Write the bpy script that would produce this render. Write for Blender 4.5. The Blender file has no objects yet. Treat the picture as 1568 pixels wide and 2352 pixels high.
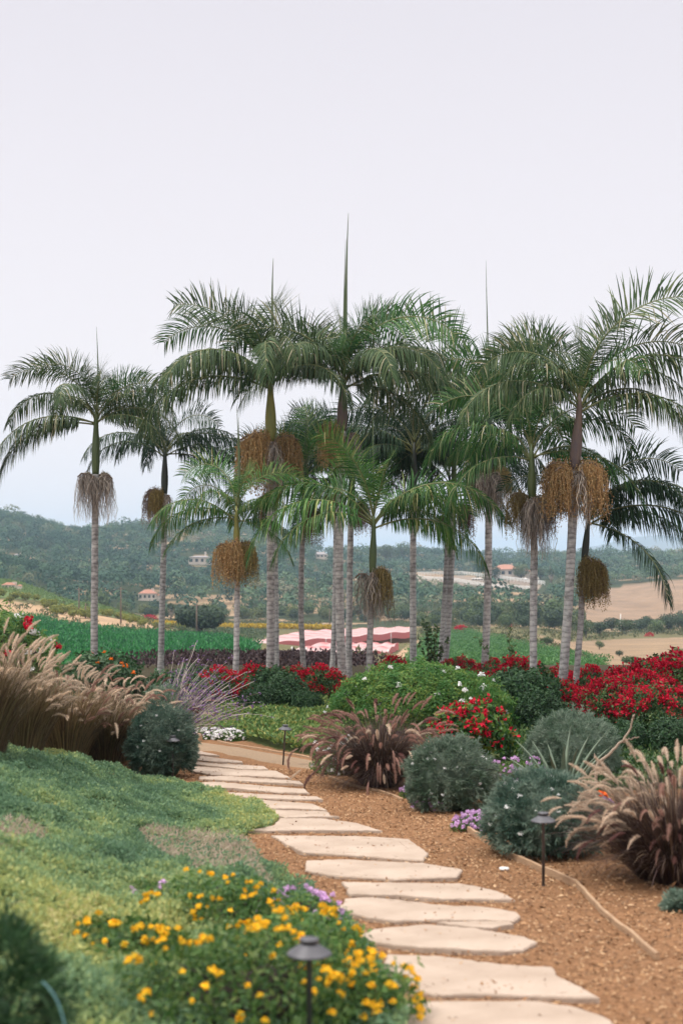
import bpy, math
import numpy as np
from mathutils import Matrix, Vector
R = math.radians
sc = bpy.context.scene
COL = sc.collection
FPX, U0, VH, CZ = 3267.0, 784.0, 1290.0, 3.2      # 50 mm lens on a 24x36 frame, eye level, eye height

# ---------------------------------------------------------------- numpy helpers
def rg(s): return np.random.default_rng(s)
def nrm(a):
    a = np.asarray(a, float)
    return a/np.maximum(np.linalg.norm(a, axis=-1, keepdims=True), 1e-9)
def sm(x):
    x = np.clip(x, 0, 1); return x*x*(3-2*x)
def _h(i, j, k, s):
    n = (i*374761393 + j*668265263 + k*2147483647 + s*974634777) & 0xffffffff
    n = ((n ^ (n >> 13))*1274126177) & 0xffffffff
    return ((n ^ (n >> 16)) & 0xffff)/65535.0
def vnoise(p, s=0):
    p = np.asarray(p, float)
    if p.shape[-1] == 2: p = np.concatenate([p, np.zeros(p.shape[:-1]+(1,))], -1)
    i = np.floor(p).astype(np.int64); f = p-i; f = f*f*(3-2*f)
    x, y, z = i[..., 0], i[..., 1], i[..., 2]
    r = 0
    for a in (0, 1):
        for b in (0, 1):
            for c in (0, 1):
                w = (f[..., 0] if a else 1-f[..., 0])*(f[..., 1] if b else 1-f[..., 1])*(f[..., 2] if c else 1-f[..., 2])
                r = r+w*_h(x+a, y+b, z+c, s)
    return r                       # 0..1
def fbm(p, s=0, o=3):
    p = np.asarray(p, float); r = 0; a = .5
    for k in range(o): r = r+a*(vnoise(p*2**k, s+k)-.5)*2; a *= .5
    return r                       # about -1..1
def inpoly(u, v, poly):
    u = np.asarray(u, float); v = np.asarray(v, float); r = np.zeros(u.shape, bool)
    n = len(poly)
    for i in range(n):
        x1, y1 = poly[i]; x2, y2 = poly[(i+1) % n]
        if y1 == y2: continue
        c = ((y1 > v) != (y2 > v)) & (u < (x2-x1)*(v-y1)/(y2-y1)+x1)
        r ^= c
    return r

# ---------------------------------------------------------------- terrain
PATH_L = [(930, 2352), (800, 2110), (690, 1990), (610, 1925), (620, 1885), (560, 1860), (450, 1800), (425, 1745), (420, 1700)]
def drop(Y): return 3.3-1.75*np.exp(-np.asarray(Y, float)/13)
def flat_hit(v):
    y = 10.0
    for _ in range(60): y = .5*y+.5*float(drop(y))*FPX/(v-VH)
    return y
_py = [flat_hit(v) for u, v in PATH_L]; _px = [(u-U0)/FPX*y for (u, v), y in zip(PATH_L, _py)]
_o = np.argsort(_py); PEY = np.array(_py)[_o]; PEX = np.array(_px)[_o]
def path_left(Y): return np.interp(Y, PEY, PEX)
COLS = {
 -500: [(45, 1550), (110, 1530), (140, 1520), (230, 1405), (270, 1350), (330, 1300), (480, 1320), (700, 1280), (1000, 1195), (1200, 1180)],
 0: [(45, 1550), (110, 1535), (140, 1520), (230, 1418), (262, 1388), (330, 1334), (420, 1350), (500, 1345), (700, 1288), (1000, 1205), (1200, 1192)],
 200: [(45, 1550), (110, 1532), (140, 1518), (230, 1450), (255, 1438), (325, 1388), (420, 1410), (500, 1398), (700, 1312), (1000, 1233), (1150, 1222)],
 400: [(45, 1550), (110, 1535), (140, 1520), (230, 1465), (270, 1447), (320, 1440), (420, 1430), (500, 1410), (700, 1322), (950, 1238), (1150, 1202)],
 580: [(45, 1552), (90, 1545), (140, 1508), (230, 1474), (300, 1452), (450, 1425), (500, 1410), (700, 1322), (950, 1246), (1200, 1207)],
 780: [(45, 1552), (90, 1548), (140, 1515), (230, 1490), (300, 1462), (450, 1428), (700, 1350), (900, 1295), (1100, 1270)],
 950: [(45, 1552), (90, 1548), (140, 1525), (230, 1490), (300, 1462), (450, 1428), (650, 1362), (800, 1338), (950, 1303), (1100, 1276)],
 1180: [(45, 1552), (90, 1548), (120, 1540), (200, 1495), (270, 1468), (340, 1450), (450, 1425), (600, 1365), (750, 1345), (800, 1322), (860, 1318), (1000, 1300), (1200, 1288)],
 1400: [(45, 1552), (90, 1550), (130, 1540), (220, 1508), (300, 1470), (420, 1448), (470, 1428), (520, 1415), (650, 1352), (720, 1342), (900, 1305), (1100, 1272)],
 1568: [(45, 1552), (90, 1550), (130, 1540), (220, 1502), (300, 1468), (420, 1445), (470, 1425), (520, 1408), (650, 1338), (800, 1325), (950, 1298), (1100, 1276)],
 2100: [(45, 1552), (90, 1550), (130, 1540), (220, 1500), (300, 1460), (420, 1440), (520, 1400), (650, 1320), (800, 1310), (950, 1290), (1100, 1265)]}
CU = np.array(sorted(COLS)); LY = np.linspace(math.log(40), math.log(9500), 500)
TAB = []
for c in CU:
    k = COLS[int(c)]; ys = [a for a, b in k]; zs = [CZ-(b-VH)/FPX*a for a, b in k]
    ys += [ys[-1]+250, 2200, 9500]; zs += [zs[-1]-4, -14, -14]
    TAB.append(np.interp(np.exp(LY), ys, zs))
TAB = np.array(TAB)
def zfar(u, Y):
    u = np.clip(u, CU[0], CU[-1]-1e-3); ci = np.clip(np.searchsorted(CU, u, side='right')-1, 0, len(CU)-2)
    fu = sm((u-CU[ci])/(CU[ci+1]-CU[ci]))
    ly = np.clip((np.log(np.maximum(Y, 40))-LY[0])/(LY[1]-LY[0]), 0, len(LY)-1.001)
    yi = ly.astype(int); fy = ly-yi
    a = TAB[ci, yi]*(1-fy)+TAB[ci, yi+1]*fy
    b = TAB[ci+1, yi]*(1-fy)+TAB[ci+1, yi+1]*fy
    return a*(1-fu)+b*fu
def g(X, Y):
    X = np.asarray(X, float); Y = np.asarray(Y, float)
    dl = path_left(Y)-.1-X
    bank = .95*sm(dl/4.4)*(1-sm((Y-18)/8))
    lum = fbm(np.stack([X*1.3, Y*1.3], -1), 3)*.15*sm(dl/.8)*(1-sm((Y-22)/4))
    mul = fbm(np.stack([X*2.2, Y*2.2], -1), 8)*.025
    near = CZ-drop(Y)+bank+lum+mul
    Yc = np.maximum(Y, .5)
    far = zfar(U0+FPX*X/Yc, Y)+fbm(np.stack([X/60, Y/60], -1), 5)*np.clip((Y-350)/300, 0, 1)*3.0+fbm(np.stack([X/150+4, Y/110], -1), 15)*np.clip((Y-420)/250, 0, 1)*9.0
    w = sm((Y-41)/16)
    return near*(1-w)+far*w
def P(u, v, Y): return np.array([(u-U0)/FPX*Y, Y, CZ-(v-VH)/FPX*Y])
_YS = np.exp(np.linspace(math.log(3.0), math.log(2500), 6000))
def G(u, v, ymin=3.0):
    ys = _YS[_YS > ymin]; x = (u-U0)/FPX*ys
    d = CZ-(v-VH)/FPX*ys-g(x, ys)
    i = np.argmax(d < 0)
    if not (d < 0).any(): i = len(ys)-1
    if i > 0:
        t = d[i-1]/(d[i-1]-d[i]+1e-12); y = ys[i-1]+(ys[i]-ys[i-1])*t
    else: y = ys[0]
    x = (u-U0)/FPX*y
    return np.array([x, y, float(g(x, y))])
def on(u, Y):
    x = (u-U0)/FPX*Y; return np.array([x, Y, float(g(x, Y))])
def proj(X, Y, Z): return U0+FPX*X/Y, VH+FPX*(CZ-Z)/Y

# ---------------------------------------------------------------- mesh building
class MB:
    def __init__(s): s.b = []; s.n = 0
    def add(s, V, F, m=0, tint=None, smooth=False):
        V = np.asarray(V, float).reshape(-1, 3); F = np.asarray(F, np.int64)
        s.b.append((V, F+s.n, m, tint, smooth)); s.n += len(V); return s
    def mesh(s, name, mats):
        V = np.concatenate([b[0] for b in s.b]); me = bpy.data.meshes.new(name)
        lv = np.concatenate([b[1].ravel() for b in s.b])
        tot = np.concatenate([np.full(len(b[1]), b[1].shape[1]) for b in s.b])
        mi = np.concatenate([np.full(len(b[1]), b[2]) for b in s.b])
        smo = np.concatenate([np.full(len(b[1]), b[4]) for b in s.b])
        st = np.concatenate([[0], np.cumsum(tot)[:-1]])
        me.vertices.add(len(V)); me.loops.add(len(lv)); me.polygons.add(len(tot))
        me.vertices.foreach_set('co', V.ravel()); me.loops.foreach_set('vertex_index', lv.astype(np.int32))
        me.polygons.foreach_set('loop_start', st.astype(np.int32)); me.polygons.foreach_set('loop_total', tot.astype(np.int32))
        me.polygons.foreach_set('material_index', mi.astype(np.int32)); me.polygons.foreach_set('use_smooth', smo.astype(bool))
        for m in (mats if isinstance(mats, (list, tuple)) else [mats]): me.materials.append(m)
        if any(b[3] is not None for b in s.b):
            t = np.concatenate([np.zeros(len(b[0])) if b[3] is None else np.broadcast_to(np.asarray(b[3], float), (len(b[0]),)) for b in s.b])
            at = me.attributes.new('tint', 'FLOAT', 'POINT'); at.data.foreach_set('value', t.astype(np.float32))
        me.update(calc_edges=True); return me
def tube(path, rad, n=8, cap=True):
    path = np.asarray(path, float); k = len(path); rad = np.broadcast_to(np.asarray(rad, float), (k,))
    T = nrm(np.gradient(path, axis=0)); ref = np.array([0., 1, .13]) if abs(T[0][1]) < .8 else np.array([1., 0, .1])
    A = nrm(np.cross(T, ref)); B = np.cross(T, A)
    a = np.arange(n)*2*math.pi/n
    V = path[:, None]+rad[:, None, None]*(np.cos(a)[None, :, None]*A[:, None]+np.sin(a)[None, :, None]*B[:, None])
    i, j = np.meshgrid(np.arange(k-1), np.arange(n), indexing='ij')
    F = np.stack([i*n+j, i*n+(j+1) % n, (i+1)*n+(j+1) % n, (i+1)*n+j], -1).reshape(-1, 4)
    V = V.reshape(-1, 3)
    if cap:
        V = np.concatenate([V, path[:1], path[-1:]]); c0 = k*n; j = np.arange(n)
        C = np.concatenate([np.stack([j*0+c0, (j+1) % n, j, j*0+c0], -1)[:, :3], np.stack([j*0+c0+1, (k-1)*n+j, (k-1)*n+(j+1) % n], -1)])
        return [(V, F), (V, C)]
    return [(V, F)]
def add_tube(mb, path, rad, n=8, m=0, smooth=True, tint=None):
    o = tube(path, rad, n); V = o[0][0]
    F = o[0][1]; C = o[1][1]
    mb.add(V, F, m, tint, smooth)
    base = mb.n-len(V)
    mb.b.append((np.zeros((0, 3)), C+base, m, None, False))
def ribbons(paths, widths, side):
    """paths (M,S,3), widths (S,) or (M,S), side (M,3) or (M,S,3)"""
    M, S = paths.shape[:2]
    side = np.asarray(side); side = side[:, None] if side.ndim == 2 else side
    w = np.broadcast_to(np.asarray(widths), (M, S))[..., None]*.5
    V = np.stack([paths-side*w, paths+side*w], 2).reshape(-1, 3)
    m, s = np.meshgrid(np.arange(M), np.arange(S-1), indexing='ij')
    b = (m*S+s)*2
    return V, np.stack([b, b+1, b+3, b+2], -1).reshape(-1, 4)
def leaves(p, d, up, L, W):
    """diamond leaves: base p, direction d, length L, width W"""
    p = np.asarray(p, float); d = nrm(d); s = nrm(np.cross(d, up)); n = len(p)
    L = np.broadcast_to(L, (n,))[:, None]; W = np.broadcast_to(W, (n,))[:, None]
    nn = np.cross(s, d)
    V = np.stack([p, p+d*L*.45+s*W*.5+nn*W*.12, p+d*L-nn*L*.08, p+d*L*.45-s*W*.5+nn*W*.12], 1).reshape(-1, 3)
    b = np.arange(n)*4
    return V, np.stack([b, b+1, b+2, b+3], -1)
def rdir(r, n): return nrm(r.normal(size=(n, 3)))
BOXF = np.array([[0, 1, 3, 2], [4, 6, 7, 5], [0, 4, 5, 1], [2, 3, 7, 6], [0, 2, 6, 4], [1, 5, 7, 3]])
def box(mb, lo, hi, m=0):
    V = [(x, y, z) for x in (lo[0], hi[0]) for y in (lo[1], hi[1]) for z in (lo[2], hi[2])]
    mb.add(V, BOXF, m)
def hull(mb, rx, ry, rz, zc, lump, seed, m=0, k=14, zmin=-9):
    th = np.linspace(0, math.pi, k); ph = np.arange(2*k)*math.pi/k
    D = np.stack([np.sin(th)[:, None]*np.cos(ph), np.sin(th)[:, None]*np.sin(ph), np.cos(th)[:, None]*np.ones(2*k)], -1)
    V = D*np.array([rx, ry, rz])*(1+lump*fbm(D*2.2, seed))[..., None]+np.array([0, 0, zc])
    V[..., 2] = np.maximum(V[..., 2], zmin)
    i, j = np.meshgrid(np.arange(k-1), np.arange(2*k), indexing='ij')
    F = np.stack([i*2*k+j, (i+1)*2*k+j, (i+1)*2*k+(j+1) % (2*k), i*2*k+(j+1) % (2*k)], -1).reshape(-1, 4)
    mb.add(V.reshape(-1, 3), F, m, None, True)

# ---------------------------------------------------------------- materials
def newmat(name):
    m = bpy.data.materials.new(name); m.use_nodes = True
    nt = m.node_tree; nt.nodes.clear(); return m, nt, nt.nodes, nt.links
def ramp(N, L, fac, cols):
    r = N.new('ShaderNodeValToRGB'); e = r.color_ramp.elements
    while len(e) < len(cols): e.new(.5)
    for i, c in enumerate(cols):
        e[i].position = (i/(len(cols)-1) if len(c) == 3 else c[3]); e[i].color = (*c[:3], 1)
    L.new(fac, r.inputs[0]); return r.outputs[0]
def leafmat(name, cols, trans=.25, rough=.55, patch=None, pscale=2.0, attr=None, spec=.35, objvar=.12):
    m, nt, N, L = newmat(name)
    if attr:
        a = N.new('ShaderNodeAttribute'); a.attribute_name = attr; src = a.outputs['Fac']
    else:
        src = N.new('ShaderNodeNewGeometry').outputs['Random Per Island']
    c = ramp(N, L, src, cols)
    if patch:
        tc = N.new('ShaderNodeTexCoord'); no = N.new('ShaderNodeTexNoise'); no.inputs['Scale'].default_value = pscale; no.inputs['Detail'].default_value = 3
        L.new(tc.outputs['Object'], no.inputs['Vector'])
        mr = N.new('ShaderNodeMapRange'); mr.inputs[1].default_value = .42; mr.inputs[2].default_value = .62; L.new(no.outputs[0], mr.inputs[0])
        mx = N.new('ShaderNodeMix'); mx.data_type = 'RGBA'; L.new(mr.outputs[0], mx.inputs[0]); L.new(c, mx.inputs[6]); mx.inputs[7].default_value = (*patch, 1); c = mx.outputs[2]
    if objvar:
        oi = N.new('ShaderNodeObjectInfo'); mr = N.new('ShaderNodeMapRange'); mr.inputs[3].default_value = 1-objvar*2; mr.inputs[4].default_value = 1+objvar*1.5
        L.new(oi.outputs['Random'], mr.inputs[0]); hs = N.new('ShaderNodeHueSaturation'); L.new(mr.outputs[0], hs.inputs['Value']); L.new(c, hs.inputs['Color']); c = hs.outputs[0]
    p = N.new('ShaderNodeBsdfPrincipled'); p.inputs['Roughness'].default_value = rough; p.inputs['Specular IOR Level'].default_value = spec; L.new(c, p.inputs['Base Color'])
    o = N.new('ShaderNodeOutputMaterial')
    if trans:
        t = N.new('ShaderNodeBsdfTranslucent'); L.new(c, t.inputs[0]); x = N.new('ShaderNodeMixShader'); x.inputs[0].default_value = trans
        L.new(p.outputs[0], x.inputs[1]); L.new(t.outputs[0], x.inputs[2]); L.new(x.outputs[0], o.inputs[0])
    else: L.new(p.outputs[0], o.inputs[0])
    return m
def solid(name, c1, c2=None, scale=8, rough=.7, bump=0, metal=0, spec=.4, bscale=None, detail=5, vec='Object', stretch=None):
    m, nt, N, L = newmat(name); p = N.new('ShaderNodeBsdfPrincipled'); o = N.new('ShaderNodeOutputMaterial'); L.new(p.outputs[0], o.inputs[0])
    p.inputs['Roughness'].default_value = rough; p.inputs['Metallic'].default_value = metal; p.inputs['Specular IOR Level'].default_value = spec
    c2 = c2 or tuple(x*.8 for x in c1)
    tc = N.new('ShaderNodeTexCoord'); no = N.new('ShaderNodeTexNoise'); no.inputs['Scale'].default_value = scale; no.inputs['Detail'].default_value = detail; no.inputs['Roughness'].default_value = .6
    v = tc.outputs[vec]
    if stretch:
        mp = N.new('ShaderNodeMapping'); mp.inputs['Scale'].default_value = stretch; L.new(v, mp.inputs[0]); v = mp.outputs[0]
    L.new(v, no.inputs['Vector'])
    L.new(ramp(N, L, no.outputs[0], [(*c2, .3), (*c1, .7)]), p.inputs['Base Color'])
    if bump:
        n2 = N.new('ShaderNodeTexNoise'); n2.inputs['Scale'].default_value = bscale or scale*4; n2.inputs['Detail'].default_value = 4; L.new(v, n2.inputs['Vector'])
        b = N.new('ShaderNodeBump'); b.inputs['Strength'].default_value = bump; b.inputs['Distance'].default_value = .02; L.new(n2.outputs[0], b.inputs['Height']); L.new(b.outputs[0], p.inputs['Normal'])
    return m

M = {}
M['frond'] = leafmat('frond_dull_green', [(.024, .052, .020, 0), (.046, .090, .034, .4), (.080, .130, .050, .78), (.17, .195, .085, .92), (.46, .41, .28, 1)], .25, .5, spec=.22)
M['frond_new'] = leafmat('frond_fresh_green', [(.018, .064, .020, 0), (.036, .115, .030, .4), (.070, .16, .044, .78), (.15, .22, .08, .92), (.38, .36, .20, 1)], .28, .5, spec=.22)
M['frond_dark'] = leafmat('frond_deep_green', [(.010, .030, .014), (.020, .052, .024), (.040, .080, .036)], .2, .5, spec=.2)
M['frond_dry'] = leafmat('frond_dry_straw', [(.16, .13, .08), (.28, .22, .14), (.10, .10, .05)], .2, .7)
M['rachis'] = solid('rachis_yellow_green', (.16, .17, .06), (.10, .12, .04), 6, .5)
M['spear'] = solid('spear_green', (.06, .11, .04), (.10, .11, .05), 4, .5)
def trunkmat():
    m, nt, N, L = newmat('ringed_palm_bark'); p = N.new('ShaderNodeBsdfPrincipled'); o = N.new('ShaderNodeOutputMaterial'); L.new(p.outputs[0], o.inputs[0])
    p.inputs['Roughness'].default_value = .85; p.inputs['Specular IOR Level'].default_value = .2
    tc = N.new('ShaderNodeTexCoord'); oi = N.new('ShaderNodeObjectInfo')
    w = N.new('ShaderNodeTexWave'); w.bands_direction = 'Z'; w.wave_profile = 'SAW'; w.inputs['Scale'].default_value = 3.1; w.inputs['Distortion'].default_value = 5.5; w.inputs['Detail'].default_value = 4; w.inputs['Detail Scale'].default_value = 1.1
    L.new(tc.outputs['Object'], w.inputs[0])
    c = ramp(N, L, w.outputs[1], [(.20, .195, .19, 0), (.36, .355, .35, .14), (.43, .425, .415, .6), (.39, .385, .375, .9), (.27, .265, .26, 1)])
    no = N.new('ShaderNodeTexNoise'); no.inputs['Scale'].default_value = 5; no.inputs['Detail'].default_value = 6
    mp = N.new('ShaderNodeMapping'); mp.inputs['Scale'].default_value = (1.6, 1.6, 2.2); L.new(tc.outputs['Object'], mp.inputs[0]); L.new(mp.outputs[0], no.inputs['Vector'])
    c2 = ramp(N, L, no.outputs[0], [(.42, .41, .41, .28), (.95, .95, .95, .5), (1.35, 1.33, 1.28, .72)])
    mx = N.new('ShaderNodeMix'); mx.data_type = 'RGBA'; mx.blend_type = 'MULTIPLY'; mx.inputs[0].default_value = 1; L.new(c, mx.inputs[6]); L.new(c2, mx.inputs[7])
    mr = N.new('ShaderNodeMapRange'); mr.inputs[3].default_value = .75; mr.inputs[4].default_value = 1.2; L.new(oi.outputs['Random'], mr.inputs[0])
    hs = N.new('ShaderNodeHueSaturation'); L.new(mr.outputs[0], hs.inputs['Value']); L.new(mx.outputs[2], hs.inputs['Color']); L.new(hs.outputs[0], p.inputs['Base Color'])
    b = N.new('ShaderNodeBump'); b.inputs['Strength'].default_value = .6; b.inputs['Distance'].default_value = .012; L.new(w.outputs[1], b.inputs['Height']); L.new(b.outputs[0], p.inputs['Normal'])
    return m
M['trunk'] = trunkmat()
M['cs_yellow'] = solid('crownshaft_olive_yellow', (.27, .24, .05), (.13, .15, .04), 2.5, .45, stretch=(2, 2, .5))
M['cs_green'] = solid('crownshaft_green', (.09, .12, .035), (.045, .075, .03), 2.5, .45, stretch=(2, 2, .5))
M['cs_brown'] = solid('crownshaft_brown', (.15, .10, .065), (.075, .055, .055), 3, .5, stretch=(2, 2, .5))
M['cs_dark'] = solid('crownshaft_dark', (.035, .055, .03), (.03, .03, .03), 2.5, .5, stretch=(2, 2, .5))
M['fr_orange'] = leafmat('fruit_orange', [(.26, .14, .055), (.37, .22, .085), (.47, .32, .15), (.22, .18, .08)], .1, .6)
M['fr_grey'] = leafmat('fruit_dry_grey', [(.10, .085, .075), (.22, .19, .165), (.32, .28, .24), (.42, .36, .29)], .1, .8)
M['fr_olive'] = leafmat('fruit_olive', [(.19, .14, .045), (.28, .21, .07), (.14, .11, .05)], .1, .6)
M['fr_dark'] = leafmat('fruit_dark_brown', [(.12, .065, .04), (.19, .11, .065), (.09, .07, .055)], .1, .7)
M['stalk'] = solid('fruit_stalk', (.17, .12, .08), (.10, .075, .06), 10, .7)
M['twig'] = solid('twigs', (.05, .04, .028), (.03, .026, .018), 15, .9)
M['branch'] = solid('branch_bark', (.13, .10, .075), (.07, .055, .04), 12, .9, .4)
M['shrub_grey'] = leafmat('shrub_grey_green', [(.15, .215, .16), (.22, .295, .22), (.33, .40, .31)], .42, .6, patch=(.11, .18, .115), pscale=5)
M['shrub_grey_dk'] = leafmat('shrub_blue_green', [(.13, .20, .155), (.20, .28, .215), (.30, .38, .30)], .42, .6, patch=(.07, .14, .10), pscale=5)
M['shrub_bright'] = leafmat('plumbago_green', [(.075, .20, .045), (.13, .28, .065), (.21, .36, .085), (.30, .38, .08)], .45, .5, patch=(.08, .23, .055), pscale=3)
M['shrub_dark'] = leafmat('shrub_dark_green', [(.020, .060, .024), (.036, .095, .036), (.065, .135, .05)], .25, .5)
M['boug_leaf'] = leafmat('bougainvillea_leaf', [(.022, .060, .020), (.042, .105, .030), (.075, .15, .04), (.14, .18, .06)], .25, .45)
M['boug_big'] = leafmat('bougainvillea_large_leaf', [(.020, .07, .018), (.04, .13, .025), (.08, .19, .03), (.20, .24, .04)], .28, .42)
M['bract'] = leafmat('red_bract', [(.26, .003, .020), (.46, .006, .032), (.64, .012, .042), (.56, .04, .07)], .35, .6, spec=.15)
M['white_petal'] = leafmat('white_petal', [(.84, .83, .83), (.90, .90, .88), (.86, .85, .87)], .25, .6, spec=.2)
M['lilac_petal'] = leafmat('lilac_petal', [(.55, .30, .58), (.66, .42, .68), (.74, .55, .76)], .25, .6, spec=.2)
M['yellow_petal'] = leafmat('yellow_petal', [(.90, .52, .015), (.94, .64, .04), (.88, .42, .012)], .2, .6, spec=.2)
M['orange_petal'] = leafmat('orange_petal', [(.85, .13, .01), (.8, .20, .02)], .2, .6, spec=.2)
M['purple_spike'] = leafmat('purple_spike', [(.16, .08, .24), (.24, .13, .32), (.30, .22, .34)], .2, .7, spec=.2)
M['pale_stem'] = leafmat('pale_stem', [(.34, .30, .27), (.44, .38, .34), (.28, .27, .22)], .1, .8)
M['blade_dark'] = leafmat('blade_burgundy', [(.035, .020, .021), (.062, .034, .032), (.095, .060, .045), (.17, .12, .07)], .15, .6)
M['blade_straw'] = leafmat('blade_straw', [(.07, .045, .03), (.15, .105, .055), (.30, .215, .115), (.12, .11, .045)], .2, .65)
M['plume_tan'] = leafmat('plume_tan', [(.52, .40, .29), (.70, .56, .43), (.80, .68, .55)], .35, .85, spec=.1)
M['plume_rose'] = leafmat('plume_rose', [(.26, .13, .115), (.40, .235, .19), (.52, .36, .27)], .35, .85, spec=.1)
M['plume_purple'] = leafmat('plume_purple', [(.12, .05, .055), (.20, .095, .09), (.32, .19, .15)], .35, .85, spec=.1)
M['cover_leaf'] = leafmat('ground_cover_leaf', [(.13, .235, .135), (.22, .34, .17), (.33, .42, .18), (.50, .51, .18), (.60, .53, .27)], .42, .6, attr='tint', objvar=0)
M['cover_mid'] = leafmat('ground_cover_mid', [(.07, .15, .05), (.12, .22, .06), (.19, .28, .08), (.34, .33, .10)], .25, .6, objvar=0)
M['dry_leaf'] = leafmat('dry_thatch', [(.34, .27, .21), (.45, .37, .29), (.56, .48, .38), (.30, .32, .17)], .35, .8, objvar=0)
M['lant_leaf'] = leafmat('lantana_leaf', [(.045, .115, .032), (.08, .18, .046), (.13, .25, .06), (.22, .29, .08)], .42, .5)
M['agave'] = solid('agave_leaf', (.17, .22, .15), (.11, .16, .11), 4, .5, stretch=(3, 3, .6))
M['chip'] = leafmat('mulch_chip', [(.09, .045, .025), (.24, .12, .055), (.34, .185, .085), (.52, .35, .20), (.12, .06, .032)], 0, .85, objvar=0)
M['stone'] = solid('pale_sandstone', (.465, .375, .30), (.33, .255, .195), 1.6, .9, .35, bscale=28, spec=.2)
M['board'] = solid('weathered_timber', (.42, .28, .17), (.30, .19, .11), 6, .85, .4, stretch=(1, 1, 4))
M['gravel'] = solid('beige_gravel', (.33, .235, .15), (.22, .15, .09), 40, .95, .6, bscale=120)
M['lamp'] = solid('gunmetal_paint', (.115, .115, .125), (.085, .085, .092), 14, .42, 0, .35)
M['white'] = solid('white_paint', (.78, .77, .74), (.66, .65, .62), 3, .6)
M['wall'] = solid('cream_stucco', (.58, .50, .42), (.50, .42, .35), .6, .9)
M['roof'] = solid('clay_tile', (.42, .21, .15), (.32, .15, .10), 1.2, .85)
M['roof_grey'] = solid('grey_roof', (.33, .30, .30), (.26, .24, .24), 1, .85)
M['glass'] = solid('dark_window', (.05, .06, .07), (.03, .035, .04), 1, .15)
M['pole'] = solid('weathered_pole', (.17, .13, .10), (.12, .09, .07), 3, .9)
M['tree'] = leafmat('tree_leaf', [(.045, .080, .028), (.075, .12, .040), (.11, .155, .055)], .2, .65, attr=None)
M['tree_dark'] = leafmat('dark_tree_leaf', [(.022, .045, .020), (.036, .068, .028), (.055, .09, .038)], .18, .6)
M['tree_round'] = leafmat('round_tree_leaf', [(.012, .030, .014), (.024, .052, .022), (.042, .078, .032)], .12, .6, objvar=0)
M['tree_olive'] = leafmat('olive_tree_leaf', [(.07, .095, .03), (.10, .13, .04), (.14, .16, .055)], .15, .65)
M['wood'] = leafmat('woodland_leaf', [(.015, .050, .030), (.034, .090, .052), (.058, .120, .062), (.10, .16, .075), (.22, .20, .13)], .15, .7, attr='tint', objvar=0)
M['crop_green'] = leafmat('crop_emerald', [(.010, .095, .026), (.022, .165, .040), (.045, .26, .058)], .25, .5, objvar=0)
M['crop_right'] = leafmat('crop_vine_green', [(.045, .14, .04), (.075, .20, .055), (.12, .26, .075)], .25, .5, objvar=0)
M['crop_purple'] = leafmat('crop_purple_brown', [(.035, .022, .026), (.060, .038, .042), (.09, .06, .055)], .15, .7, objvar=0)
M['crop_grey'] = leafmat('crop_grey_green', [(.05, .09, .045), (.08, .12, .06), (.12, .15, .08)], .15, .7, objvar=0)
M['crop_spur'] = leafmat('spur_green', [(.09, .16, .05), (.14, .22, .07), (.19, .27, .10)], .2, .7, objvar=0)
M['bush_olive'] = leafmat('bush_olive_green', [(.10, .13, .025), (.19, .21, .035), (.29, .30, .06)], .2, .65)
M['frond_bright'] = leafmat('frond_bright_green', [(.022, .084, .022, 0), (.050, .145, .034, .4), (.10, .21, .05, .8), (.24, .29, .09, .93), (.42, .40, .18, 1)], .3, .5, spec=.22)
M['yellow_strip'] = leafmat('yellow_blossom', [(.45, .30, .02), (.60, .42, .03), (.35, .28, .04)], .2, .7, objvar=0)
def netmat():
    m, nt, N, L = newmat('pink_shade_net'); p = N.new('ShaderNodeBsdfPrincipled'); o = N.new('ShaderNodeOutputMaterial')
    a = N.new('ShaderNodeAttribute'); a.attribute_name = 'tint'
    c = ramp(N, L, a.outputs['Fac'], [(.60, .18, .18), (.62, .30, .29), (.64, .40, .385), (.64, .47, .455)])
    L.new(c, p.inputs['Base Color']); p.inputs['Roughness'].default_value = .8
    t = N.new('ShaderNodeBsdfTranslucent'); L.new(c, t.inputs[0]); x = N.new('ShaderNodeMixShader'); x.inputs[0].default_value = .25
    L.new(p.outputs[0], x.inputs[1]); L.new(t.outputs[0], x.inputs[2]); L.new(x.outputs[0], o.inputs[0]); return m
M['net'] = netmat()
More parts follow.
